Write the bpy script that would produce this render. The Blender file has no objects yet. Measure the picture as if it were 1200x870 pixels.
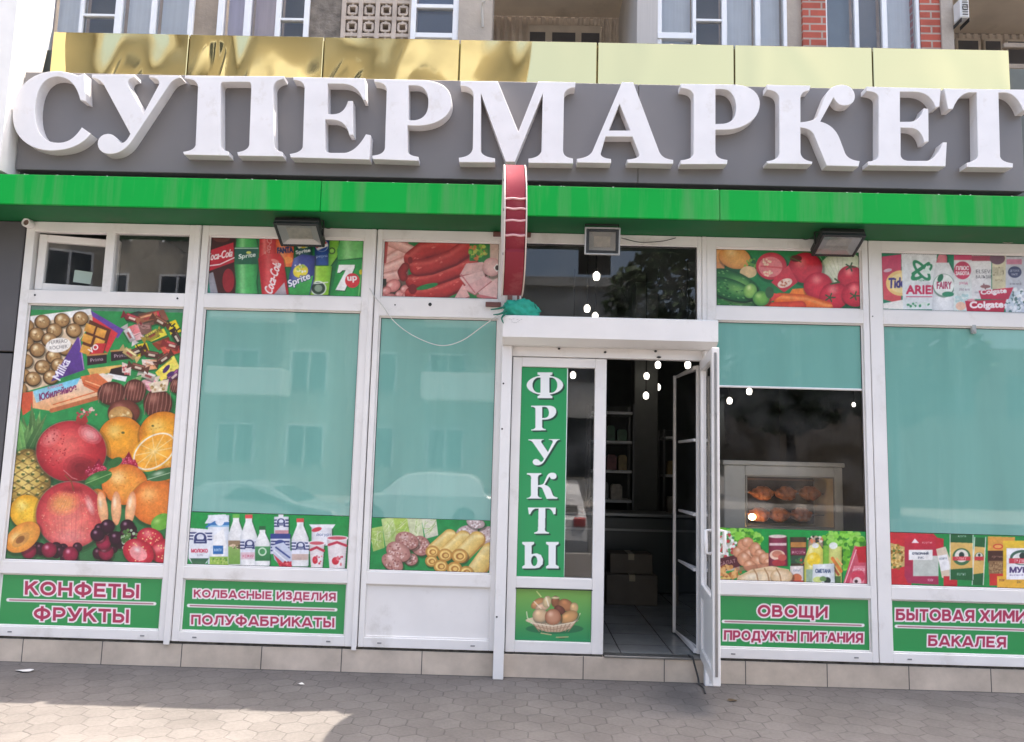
import bpy, bmesh, math, random
import numpy as np
from mathutils import Vector, Matrix
PI = math.pi
SC = bpy.context.scene
COL = SC.collection

# ---------------------------------------------------------------- camera, sky, sun, exposure
CAM = np.array([0.0, -5.9795, 1.6])
FPX = 903.37
ROT = np.array([[0.9995687290889325, -0.014507492146116074, -0.025532107221433595],
                [0.011410839172600754, 0.9930068652233262, -0.11750386533523084],
                [0.027058244157990765, 0.11716184656693236, 0.992744152907542]])
cd = bpy.data.cameras.new('photo_camera')
cd.sensor_width = 36; cd.lens = FPX / 1200 * 36; cd.clip_start = .05; cd.clip_end = 400
cam = bpy.data.objects.new('photo_camera', cd); COL.objects.link(cam)
mw = Matrix.Identity(4)
for i in range(3):
    mw[i][0] = ROT[i, 0]; mw[i][1] = ROT[i, 2]; mw[i][2] = -ROT[i, 1]; mw[i][3] = CAM[i]
cam.matrix_world = mw
SC.camera = cam

sdir = Vector((.256, .125, 1)).normalized(); SUN_EL = math.asin(sdir.z)     # high sun, just behind the facade and to the right
w = bpy.data.worlds.new('World'); SC.world = w; w.use_nodes = True
nt = w.node_tree; bg = nt.nodes['Background']
sky = nt.nodes.new('ShaderNodeTexSky'); sky.sky_type = 'NISHITA'; sky.sun_disc = False
sky.sun_elevation = SUN_EL; sky.sun_rotation = math.atan2(sdir.x, sdir.y)
sky.dust_density = 6; sky.air_density = 1.0; sky.ozone_density = .6
nt.links.new(sky.outputs[0], bg.inputs[0]); bg.inputs[1].default_value = .15
sl = bpy.data.lights.new('sun', 'SUN'); sl.energy = 3.05; sl.angle = math.radians(.5); sl.color = (1, .91, .80)
so = bpy.data.objects.new('sun', sl); COL.objects.link(so)
so.rotation_euler = sdir.to_track_quat('Z', 'Y').to_euler()
vs = SC.view_settings; vs.view_transform = 'Standard'; vs.look = 'None'; vs.gamma = 1
vs.exposure = 1.97
SC.cycles.max_bounces = 8; SC.cycles.diffuse_bounces = 4; SC.cycles.glossy_bounces = 4; SC.cycles.transparent_max_bounces = 16
SC.cycles.use_denoising = True
SC.cycles.sample_clamp_indirect = 8

def at(px, py, Y=0.0):
    """survey point of the photograph -> metres on the plane y = Y"""
    d = ROT @ np.array([(px-600)/FPX, 1, -(py-435)/FPX])
    t = (Y - CAM[1]) / d[1]
    p = CAM + d*t
    return Vector((p[0], Y, p[2]))

# ---------------------------------------------------------------- materials
def s2l(c):
    c = np.asarray(c, float)
    if c.max() > 1.01: c = c/255
    return np.where(c <= .04045, c/12.92, ((c+.055)/1.055)**2.4)
MATS = {}
def mat(name, col, rough=.5, metal=0, spec=.5, noise=0, nscale=8, bump=0, bscale=40, stretch=None, dirt=None, dscale=3, coat=0):
    if name in MATS: return MATS[name]
    m = bpy.data.materials.new(name); m.use_nodes = True; MATS[name] = m
    n = m.node_tree.nodes; l = m.node_tree.links; b = n['Principled BSDF']
    col = tuple(col)[:3] + (1,)
    b.inputs['Base Color'].default_value = col
    b.inputs['Roughness'].default_value = rough; b.inputs['Metallic'].default_value = metal
    b.inputs['Specular IOR Level'].default_value = spec
    b.inputs['Coat Weight'].default_value = coat
    tc = n.new('ShaderNodeTexCoord'); mp = n.new('ShaderNodeMapping'); l.new(tc.outputs['Object'], mp.inputs[0])
    if stretch: mp.inputs['Scale'].default_value = stretch
    last = None
    if noise:
        t = n.new('ShaderNodeTexNoise'); t.inputs['Scale'].default_value = nscale; t.inputs['Detail'].default_value = 6
        l.new(mp.outputs[0], t.inputs[0])
        mx = n.new('ShaderNodeMix'); mx.data_type = 'RGBA'
        mx.inputs[6].default_value = tuple(c*(1-noise) for c in col[:3]) + (1,)
        mx.inputs[7].default_value = tuple(min(1, c*(1+noise)) for c in col[:3]) + (1,)
        rp = n.new('ShaderNodeMapRange'); rp.inputs[1].default_value = .3; rp.inputs[2].default_value = .7
        l.new(t.outputs[0], rp.inputs[0]); l.new(rp.outputs[0], mx.inputs[0]); last = mx.outputs[2]
        l.new(last, b.inputs['Base Color'])
        rr = n.new('ShaderNodeMapRange'); rr.inputs[3].default_value = max(0, rough-(.12 if rough > .1 else .02)); rr.inputs[4].default_value = min(1, rough+(.12 if rough > .1 else .02))
        l.new(t.outputs[0], rr.inputs[0]); l.new(rr.outputs[0], b.inputs['Roughness'])
    if dirt:
        t = n.new('ShaderNodeTexNoise'); t.inputs['Scale'].default_value = dscale; t.inputs['Detail'].default_value = 8; t.inputs['Roughness'].default_value = .7
        l.new(mp.outputs[0], t.inputs[0])
        rp = n.new('ShaderNodeMapRange'); rp.inputs[1].default_value = .56; rp.inputs[2].default_value = .8; rp.inputs[4].default_value = .75
        l.new(t.outputs[0], rp.inputs[0])
        mx = n.new('ShaderNodeMix'); mx.data_type = 'RGBA'; mx.inputs[7].default_value = tuple(dirt) + (1,)
        if last: l.new(last, mx.inputs[6])
        else: mx.inputs[6].default_value = col
        l.new(rp.outputs[0], mx.inputs[0]); l.new(mx.outputs[2], b.inputs['Base Color'])
    if bump:
        t = n.new('ShaderNodeTexNoise'); t.inputs['Scale'].default_value = bscale; t.inputs['Detail'].default_value = 5
        l.new(mp.outputs[0], t.inputs[0])
        bp = n.new('ShaderNodeBump'); bp.inputs['Strength'].default_value = bump; bp.inputs['Distance'].default_value = .02
        l.new(t.outputs[0], bp.inputs['Height']); l.new(bp.outputs[0], b.inputs['Normal'])
    return m
def emis(name, col, s):
    if name in MATS: return MATS[name]
    m = bpy.data.materials.new(name); m.use_nodes = True; MATS[name] = m
    b = m.node_tree.nodes['Principled BSDF']
    b.inputs['Base Color'].default_value = tuple(col)+(1,)
    b.inputs['Emission Color'].default_value = tuple(col)+(1,); b.inputs['Emission Strength'].default_value = s
    return m
def glass(name, tint=(1, 1, 1), refl=1.7, wav=.025, wsc=1.2, dust=.02):
    """window glass: a clear sheet with Fresnel reflections from both faces, slightly wavy and dusty"""
    if name in MATS: return MATS[name]
    m = bpy.data.materials.new(name); m.use_nodes = True; MATS[name] = m
    n = m.node_tree.nodes; l = m.node_tree.links; n.clear()
    out = n.new('ShaderNodeOutputMaterial'); tr = n.new('ShaderNodeBsdfTransparent'); tr.inputs[0].default_value = tuple(tint)+(1,)
    gl = n.new('ShaderNodeBsdfGlossy'); gl.inputs['Roughness'].default_value = .015
    fr = n.new('ShaderNodeFresnel'); fr.inputs[0].default_value = 1.5
    mu = n.new('ShaderNodeMath'); mu.operation = 'MULTIPLY'; mu.inputs[1].default_value = refl; mu.use_clamp = True
    mx = n.new('ShaderNodeMixShader'); di = n.new('ShaderNodeBsdfDiffuse'); di.inputs[0].default_value = (.6, .6, .58, 1)
    tc = n.new('ShaderNodeTexCoord'); t = n.new('ShaderNodeTexNoise'); t.inputs['Scale'].default_value = wsc; t.inputs['Detail'].default_value = 1
    bp = n.new('ShaderNodeBump'); bp.inputs['Strength'].default_value = wav; bp.inputs['Distance'].default_value = .02
    l.new(tc.outputs['Object'], t.inputs[0]); l.new(t.outputs[0], bp.inputs['Height']); l.new(bp.outputs[0], gl.inputs['Normal'])
    l.new(fr.outputs[0], mu.inputs[0]); l.new(mu.outputs[0], mx.inputs[0]); l.new(tr.outputs[0], mx.inputs[1]); l.new(gl.outputs[0], mx.inputs[2])
    t2 = n.new('ShaderNodeTexNoise'); t2.inputs['Scale'].default_value = 5; t2.inputs['Detail'].default_value = 8
    l.new(tc.outputs['Object'], t2.inputs[0]); rp = n.new('ShaderNodeMapRange'); rp.inputs[1].default_value = .4; rp.inputs[2].default_value = .8; rp.inputs[4].default_value = dust*3
    l.new(t2.outputs[0], rp.inputs[0]); m2 = n.new('ShaderNodeMixShader')
    l.new(rp.outputs[0], m2.inputs[0]); l.new(mx.outputs[0], m2.inputs[1]); l.new(di.outputs[0], m2.inputs[2]); l.new(m2.outputs[0], out.inputs[0])
    return m
def wavetile(name, cols, mortar, sx, sy, msize=.012, offset=.5, rough=.7, wave=0, bump=.3, dirt=None, axis='XZ', coords='Object'):
    """bricks, tiles and pavers in metres"""
    if name in MATS: return MATS[name]
    m = bpy.data.materials.new(name); m.use_nodes = True; MATS[name] = m
    n = m.node_tree.nodes; l = m.node_tree.links; b = n['Principled BSDF']; b.inputs['Roughness'].default_value = rough
    tc = n.new('ShaderNodeTexCoord'); sp = n.new('ShaderNodeSeparateXYZ'); l.new(tc.outputs[coords], sp.inputs[0])
    cb = n.new('ShaderNodeCombineXYZ')
    X = sp.outputs['X' if 'X' in axis else 'Y']; Yv = sp.outputs['Z' if 'Z' in axis else 'Y']
    def M(op, a, c):
        q = n.new('ShaderNodeMath'); q.operation = op
        for i, v in enumerate((a, c)):
            if isinstance(v, (int, float)): q.inputs[i].default_value = v
            else: l.new(v, q.inputs[i])
        return q.outputs[0]
    if wave:
        sn = M('SINE', M('MULTIPLY', Yv, 2*PI/(sy*1.0)), 0); X2 = M('ADD', X, M('MULTIPLY', sn, wave*sx))
        pp = n.new('ShaderNodeMath'); pp.operation = 'PINGPONG'; l.new(X, pp.inputs[0]); pp.inputs[1].default_value = sx*.5
        Y2 = M('ADD', Yv, M('MULTIPLY', pp.outputs[0], wave*1.6))
        l.new(X2, cb.inputs[0]); l.new(Y2, cb.inputs[1])
    else:
        l.new(X, cb.inputs[0]); l.new(Yv, cb.inputs[1])
    br = n.new('ShaderNodeTexBrick'); br.offset = offset; br.inputs['Scale'].default_value = 1
    br.inputs['Brick Width'].default_value = sx; br.inputs['Row Height'].default_value = sy
    br.inputs['Mortar Size'].default_value = msize; br.inputs['Mortar Smooth'].default_value = .2; br.inputs['Bias'].default_value = 0
    br.inputs['Color1'].default_value = tuple(cols[0])+(1,); br.inputs['Color2'].default_value = tuple(cols[1])+(1,); br.inputs['Mortar'].default_value = tuple(mortar)+(1,)
    l.new(cb.outputs[0], br.inputs[0])
    t = n.new('ShaderNodeTexNoise'); t.inputs['Scale'].default_value = 2.2; t.inputs['Detail'].default_value = 9; t.inputs['Roughness'].default_value = .65
    l.new(tc.outputs['Object'], t.inputs[0])
    rp = n.new('ShaderNodeMapRange'); rp.inputs[1].default_value = .35; rp.inputs[2].default_value = .7; rp.inputs[3].default_value = .72; rp.inputs[4].default_value = 1.12
    l.new(t.outputs[0], rp.inputs[0])
    mx = n.new('ShaderNodeMix'); mx.data_type = 'RGBA'; mx.blend_type = 'MULTIPLY'; mx.inputs[0].default_value = 1
    l.new(br.outputs[0], mx.inputs[6]); l.new(rp.outputs[0], mx.inputs[7]); l.new(mx.outputs[2], b.inputs['Base Color'])
    t2 = n.new('ShaderNodeTexNoise'); t2.inputs['Scale'].default_value = 90; t2.inputs['Detail'].default_value = 4; l.new(tc.outputs['Object'], t2.inputs[0])
    hh = M('ADD', M('MULTIPLY', br.outputs['Fac'], -1.0), M('MULTIPLY', t2.outputs[0], .25))
    bp = n.new('ShaderNodeBump'); bp.inputs['Strength'].default_value = bump; bp.inputs['Distance'].default_value = .008
    l.new(hh, bp.inputs['Height']); l.new(bp.outputs[0], b.inputs['Normal'])
    return m

def hexpave(name, c1, c2, joint, size=.21, ysc=.95):
    """interlocking six-sided pavers with worn, partly filled joints"""
    m = bpy.data.materials.new(name); m.use_nodes = True; n = m.node_tree.nodes; l = m.node_tree.links; b = n['Principled BSDF']; b.inputs['Roughness'].default_value = .82; b.inputs['Specular IOR Level'].default_value = .3
    tc = n.new('ShaderNodeTexCoord')
    def V(op, a, c=None, out=0):
        q = n.new('ShaderNodeVectorMath'); q.operation = op
        for i, v in enumerate((a, c)):
            if v is None: continue
            if isinstance(v, (tuple, list)): q.inputs[i].default_value = v
            else: l.new(v, q.inputs[i])
        return q.outputs['Value' if op in ('DOT_PRODUCT', 'LENGTH') else 'Vector']
    def M(op, *a):
        q = n.new('ShaderNodeMath'); q.operation = op
        for i, v in enumerate(a):
            if isinstance(v, (int, float)): q.inputs[i].default_value = v
            else: l.new(v, q.inputs[i])
        return q.outputs[0]
    def N(scale, det=4, rough=.6, vec=None):
        t = n.new('ShaderNodeTexNoise'); t.inputs['Scale'].default_value = scale; t.inputs['Detail'].default_value = det; t.inputs['Roughness'].default_value = rough; l.new(vec or tc.outputs['Object'], t.inputs[0]); return t
    def R(src, a, c, d=0, e=1):
        q = n.new('ShaderNodeMapRange'); l.new(src, q.inputs[0])
        for i, v in enumerate((a, c, d, e)): q.inputs[i+1].default_value = v
        return q.outputs[0]
    wob = V('MULTIPLY', V('SUBTRACT', N(9, 2).outputs['Color'], (.5, .5, .5)), (.035, .035, 0))
    p = V('ADD', V('MULTIPLY', tc.outputs['Object'], (1/size, ysc/size, 0)), V('MULTIPLY', wob, (4, 4, 0)))
    r, h = (1, 1.7320508, 1), (.5, .8660254, .5)
    a = V('SUBTRACT', V('MODULO', V('ADD', p, (500, 866.0254, .5)), r), h); c = V('SUBTRACT', V('MODULO', V('ADD', p, (500.5, 866.8914, .5)), r), h)
    sel = M('LESS_THAN', V('DOT_PRODUCT', a, a), V('DOT_PRODUCT', c, c))
    mx = n.new('ShaderNodeMix'); mx.data_type = 'VECTOR'; l.new(sel, mx.inputs[0]); l.new(c, mx.inputs[4]); l.new(a, mx.inputs[5]); g = mx.outputs[1]
    ab = V('ABSOLUTE', g); sp = n.new('ShaderNodeSeparateXYZ'); l.new(ab, sp.inputs[0])
    d = M('SUBTRACT', .5, M('MAXIMUM', sp.outputs[0], V('DOT_PRODUCT', ab, (.5, .8660254, 0))))
    jm = M('MULTIPLY', R(d, .008, .034, .85, 0), R(N(6, 6).outputs[0], .38, .62, .12, 1))
    cell = V('SUBTRACT', p, g); wn = n.new('ShaderNodeTexWhiteNoise'); wn.noise_dimensions = '3D'; l.new(V('FLOOR', V('ADD', V('MULTIPLY', cell, (2, 2, 0)), (.5, .5, .5))), wn.inputs[0])
    m1 = n.new('ShaderNodeMix'); m1.data_type = 'RGBA'; l.new(wn.outputs[0], m1.inputs[0]); m1.inputs[6].default_value = tuple(c1)+(1,); m1.inputs[7].default_value = tuple(c2)+(1,)
    m2 = n.new('ShaderNodeMix'); m2.data_type = 'RGBA'; m2.blend_type = 'MULTIPLY'; m2.inputs[0].default_value = 1; l.new(m1.outputs[2], m2.inputs[6]); l.new(M('MULTIPLY', R(N(1.6, 9, .65).outputs[0], .3, .7, .78, 1.14), R(N(45, 5).outputs[0], .3, .7, .88, 1.1)), m2.inputs[7])
    st = R(N(11, 3).outputs[0], .70, .76); m25 = n.new('ShaderNodeMix'); m25.data_type = 'RGBA'; l.new(M('MULTIPLY', st, .35), m25.inputs[0]); l.new(m2.outputs[2], m25.inputs[6]); m25.inputs[7].default_value = (.06, .055, .05, 1)
    m3 = n.new('ShaderNodeMix'); m3.data_type = 'RGBA'; l.new(jm, m3.inputs[0]); l.new(m25.outputs[2], m3.inputs[6]); m3.inputs[7].default_value = tuple(joint)+(1,); l.new(m3.outputs[2], b.inputs['Base Color'])
    hh = M('ADD', M('MULTIPLY', R(d, .0, .05), 1.0), M('ADD', M('MULTIPLY', N(120, 4).outputs[0], .35), M('MULTIPLY', wn.outputs[0], .25)))
    bp = n.new('ShaderNodeBump'); bp.inputs['Strength'].default_value = .5; bp.inputs['Distance'].default_value = .006; l.new(hh, bp.inputs['Height']); l.new(bp.outputs[0], b.inputs['Normal'])
    return m

# ---------------------------------------------------------------- mesh helpers
class MB:
    def __init__(s): s.v = []; s.f = []; s.sm = False
    def add(s, vs, fs):
        k = len(s.v); s.v += [tuple(p) for p in vs]; s.f += [tuple(i+k for i in f) for f in fs]; return s
    def box(s, x0, x1, y0, y1, z0, z1, c=.003, M=None):
        if x1 < x0: x0, x1 = x1, x0
        if y1 < y0: y0, y1 = y1, y0
        if z1 < z0: z0, z1 = z1, z0
        c = min(c, (x1-x0)*.3, (y1-y0)*.3, (z1-z0)*.3)
        bm = bmesh.new(); bmesh.ops.create_cube(bm, size=1)
        for v in bm.verts:
            v.co = Vector(((x0+x1)/2+v.co.x*(x1-x0), (y0+y1)/2+v.co.y*(y1-y0), (z0+z1)/2+v.co.z*(z1-z0)))
        if c > 0: bmesh.ops.bevel(bm, geom=bm.edges[:], offset=c, segments=1, affect='EDGES')
        if M: bm.transform(M)
        bm.verts.ensure_lookup_table(); bm.verts.index_update()
        s.add([v.co[:] for v in bm.verts], [[v.index for v in f.verts] for f in bm.faces]); bm.free(); return s
    def quad(s, a, b, c, d): return s.add([a, b, c, d], [(0, 1, 2, 3)])
    def prism(s, pts, y0, y1, axis='y', M=None):
        """closed outline extruded along an axis; pts are (a, b) pairs in the two other axes"""
        n = len(pts)
        def P(a, b, t): return {'y': (a, t, b), 'x': (t, a, b), 'z': (a, b, t)}[axis]
        vs = [P(a, b, y0) for a, b in pts] + [P(a, b, y1) for a, b in pts]
        if M: vs = [(M @ Vector(p))[:] for p in vs]
        return s.add(vs, [tuple(range(n))[::-1], tuple(range(n, 2*n))] + [(i, (i+1) % n, n+(i+1) % n, n+i) for i in range(n)])
    def tube(s, pts, r, seg=8, caps=True):
        pts = [Vector(p) for p in pts]; rings = []; n = len(pts)
        rr = r if hasattr(r, '__len__') else [r]*n
        up = None
        for i, p in enumerate(pts):
            t = (pts[min(i+1, n-1)]-pts[max(i-1, 0)]).normalized()
            if up is None: up = Vector((0, 0, 1)) if abs(t.z) < .9 else Vector((1, 0, 0))
            a = t.cross(up).normalized(); b = a.cross(t).normalized(); up = b
            rings.append([p+(a*math.cos(2*PI*k/seg)+b*math.sin(2*PI*k/seg))*rr[i] for k in range(seg)])
        vs = [q[:] for R in rings for q in R]
        fs = [(i*seg+k, i*seg+(k+1) % seg, (i+1)*seg+(k+1) % seg, (i+1)*seg+k) for i in range(n-1) for k in range(seg)]
        if caps: fs += [tuple(range(seg))[::-1], tuple((n-1)*seg+k for k in range(seg))]
        return s.add(vs, fs)
    def lathe(s, prof, c=(0, 0, 0), seg=24, axis='z', M=None):
        vs = []; fs = []; n = len(prof)
        for k in range(seg):
            a = 2*PI*k/seg
            for r, h in prof:
                p = (r*math.cos(a), r*math.sin(a), h)
                if axis == 'x': p = (h, r*math.cos(a), r*math.sin(a))
                if axis == 'y': p = (r*math.cos(a), h, r*math.sin(a))
                p = Vector(p)
                if M: p = M @ p
                vs.append((p+Vector(c))[:])
        for k in range(seg):
            for i in range(n-1):
                fs.append((k*n+i, ((k+1) % seg)*n+i, ((k+1) % seg)*n+i+1, k*n+i+1))
        return s.add(vs, fs)
    def blob(s, c, r, sub=3, amp=.15, freq=4, seed=0, sq=(1, 1, 1)):
        from mathutils import noise
        bm = bmesh.new(); bmesh.ops.create_icosphere(bm, subdivisions=sub, radius=1)
        for v in bm.verts:
            d = v.co.normalized(); q = 1+amp*noise.noise(d*freq+Vector((seed*7.1, seed*3.3, seed)))
            v.co = Vector((d.x*r[0]*q, d.y*r[1]*q, d.z*r[2]*q))+Vector(c)
        bm.verts.index_update()
        s.add([v.co[:] for v in bm.verts], [[v.index for v in f.verts] for f in bm.faces]); bm.free(); return s
    def build(s, name, m, parent=None, smooth=False, local=False):
        off = Vector((0, 0, 0))
        if parent is not None and not local:
            p = parent
            while p is not None: off += p.location; p = p.parent
        me = bpy.data.meshes.new(name)
        me.from_pydata([(Vector(v)-off)[:] for v in s.v], [], s.f); me.validate(); me.update()
        bm = bmesh.new(); bm.from_mesh(me); bmesh.ops.recalc_face_normals(bm, faces=bm.faces[:]); bm.to_mesh(me); bm.free()
        if smooth:
            me.shade_smooth()
        me.materials.append(m)
        o = bpy.data.objects.new(name, me); COL.objects.link(o)
        if parent is not None: o.parent = parent
        return o
def empty(name, loc, label=None, cat=None, group=None):
    o = bpy.data.objects.new(name, None); COL.objects.link(o); o.location = loc; o.empty_display_size = .2
    return tag(o, label, cat, group)
def tag(o, label=None, cat=None, group=None, kind=None):
    if label: o['label'] = label
    if cat: o['category'] = cat
    if group: o['group'] = group
    if kind: o['kind'] = kind
    return o
def box(name, m, parent, *a, **k): return MB().box(*a, **k).build(name, m, parent)
def dup(o, loc, rotz=None, label=None):
    def cp(s, par):
        c = s.copy(); COL.objects.link(c)
        if par is not None: c.parent = par
        for ch in list(s.children): cp(ch, c)
        return c
    r = cp(o, None); r.location = loc
    if rotz is not None: r.rotation_euler = (0, 0, rotz)
    if label: r['label'] = label
    return r

# palette (base colours)
PVC = mat('white_pvc', (.80, .775, .745), .34, noise=.045, nscale=3, dirt=(.50, .46, .40), dscale=2.6, bump=.03, bscale=6)
WHITE = mat('white_metal', (.80, .78, .755), .35, noise=.03, nscale=4, dirt=(.6, .57, .52), dscale=4)
LETTER = mat('white_letter_acrylic', (.76, .74, .735), .38, noise=.04, nscale=5, dirt=(.55, .50, .43), dscale=6)
GASKET = mat('black_gasket', (.02, .02, .022), .6)
BLACK = mat('black_metal', (.018, .02, .02), .45, noise=.2)
GREYP = mat('grey_composite_panel', (.170, .160, .158), .45, noise=.06, nscale=1.5, bump=.02, bscale=2)
CLAD = mat('dark_grey_cladding', (.085, .08, .083), .5, noise=.1, nscale=2)
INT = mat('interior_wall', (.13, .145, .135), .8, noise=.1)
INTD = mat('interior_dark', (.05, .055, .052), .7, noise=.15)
FLOOR = wavetile('interior_floor_tiles', ((.27, .28, .27), (.25, .26, .25)), (.08, .08, .08), .4, .4, .006, 0, .25, bump=.1, axis='XY')
PLINTH = wavetile('plinth_tiles', ((.59, .50, .405), (.62, .525, .43)), (.10, .095, .09), .605, .6, .004, 0, .35, bump=.25)
FILM = mat('teal_window_film', (.182, .408, .352), .026, spec=.85, noise=.07, nscale=1.2, stretch=(4, 1, .5), dirt=(.25, .49, .43), dscale=1.0, bump=.010, bscale=1.3)  # the dirt tone here is pale upright streaks imitating soft reflections
GLASS = glass('shop_glass')
GLASSD = glass('door_glass', refl=2.7, wav=.02)
# ---------------------------------------------------------------- printed artwork (posters, stickers and lettering are flat prints)
# every print is drawn on a raster in the units of the facade survey and laid on its flat sheet as vertex colours
def glyph_tris(s):
    c = bpy.data.curves.new('glyphs', 'FONT'); c.body = s; c.resolution_u = 5
    o = bpy.data.objects.new('glyphs', c); me = bpy.data.meshes.new_from_object(o)
    me.calc_loop_triangles()
    v = np.array([p.co[:2] for p in me.vertices]).reshape(-1, 2); t = np.array([q.vertices[:] for q in me.loop_triangles]).reshape(-1, 3)
    bpy.data.meshes.remove(me); bpy.data.objects.remove(o); bpy.data.curves.remove(c)
    if len(v): v = v - v.min(0)
    return v, t
SANS = {
 'К': (.82, 'L.1,0,.1,1 L.12,.42,.76,1.04 L.33,.62,.80,-.04'), 'О': (1.0, 'A.5,.5,.40,.40,0,360'), 'Н': (.87, 'L.1,0,.1,1 L.77,0,.77,1 L.1,.5,.77,.5'),
 'Ф': (1.1, 'A.55,.5,.43,.30,0,360 L.55,-.05,.55,1.05'), 'Е': (.76, 'L.1,0,.1,1 L.1,.9,.72,.9 L.1,.1,.74,.1 L.1,.5,.66,.5'), 'Т': (.78, 'L0,.9,.78,.9 L.39,0,.39,1'),
 'Ы': (1.04, 'L.1,0,.1,1 L.1,.1,.42,.1 L.1,.56,.42,.56 A.42,.33,.22,.23,-90,90 L.92,0,.92,1'),
 'Р': (.82, 'L.1,0,.1,1 L.1,.9,.42,.9 L.1,.38,.42,.38 A.42,.64,.28,.26,-90,90'), 'У': (.84, 'L.02,1.05,.44,.3 L.82,1.05,.40,.16 L.42,.2,.3,.1 L.32,.1,.08,.1'),
 'Л': (.88, 'L.78,0,.78,1 L.26,.9,.8,.9 L.28,.95,.22,.35 L.23,.4,.14,.1 L.16,.1,.0,.1'), 'Б': (.82, 'L.1,0,.1,1 L.1,.9,.72,.9 L.1,.1,.45,.1 L.1,.58,.45,.58 A.45,.34,.27,.24,-90,90'),
 'А': (.96, 'L.05,-.04,.46,1 L.91,-.04,.50,1 L.2,.26,.76,.26'), 'С': (.86, 'A.5,.5,.4,.4,45,315'), 'И': (.92, 'L.1,0,.1,1 L.82,0,.82,1 L.12,.12,.8,.88'),
 'З': (.76, 'A.34,.72,.26,.18,-90,150 A.36,.29,.28,.19,-150,90 L.22,.5,.36,.5'), 'Д': (1.0, 'L.8,.1,.8,1 L.3,.9,.8,.9 L.32,.95,.22,.15 L0,.1,1,.1 L.09,-.2,.09,.15 L.91,-.2,.91,.15'),
 'Я': (.82, 'L.72,0,.72,1 L.72,.9,.4,.9 L.72,.4,.4,.4 A.4,.65,.28,.25,90,270 L.42,.42,.08,-.04'), 'П': (.88, 'L.1,0,.1,1 L.78,0,.78,1 L.1,.9,.78,.9'),
 'В': (.84, 'L.1,0,.1,1 L.1,.9,.42,.9 L.1,.52,.45,.52 L.1,.1,.45,.1 A.42,.71,.22,.19,-90,90 A.46,.31,.25,.21,-90,90'),
 'Щ': (1.18, 'L.1,0,.1,1 L.54,0,.54,1 L.98,0,.98,1 L.1,.1,1.14,.1 L1.08,-.2,1.08,.15'), 'Х': (.86, 'L.04,-.04,.80,1.04 L.80,-.04,.04,1.04'),
 'М': (1.04, 'L.1,0,.1,1 L.94,0,.94,1 L.12,.95,.52,.3 L.92,.95,.52,.3'), ' ': (.3, '')}
def path_pts(p, n=8):
    """'M x,y L x,y Q .. C .. Z' -> list of closed outlines"""
    out = []; cur = []; tk = p.replace('M', ' M ').replace('L', ' L ').replace('Q', ' Q ').replace('C', ' C ').replace('Z', ' Z ').split(); i = 0; cmd = ''
    def P(): 
        nonlocal i
        a = np.array([float(q) for q in tk[i].split(',')]); i += 1; return a
    while i < len(tk):
        if tk[i] in 'MLQCZ': cmd = tk[i]; i += 1
        if cmd == 'Z': out.append(np.array(cur)); cur = []; continue
        if cmd in 'ML': cur.append(P())
        elif cmd == 'Q':
            a = cur[-1]; b = P(); c = P()
            cur += [(1-t)**2*a+2*t*(1-t)*b+t*t*c for t in np.linspace(0, 1, n+1)[1:]]
        else:
            a = cur[-1]; b = P(); c = P(); d = P()
            cur += [(1-t)**3*a+3*t*(1-t)**2*b+3*t*t*(1-t)*c+t**3*d for t in np.linspace(0, 1, n+1)[1:]]
    return out
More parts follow.
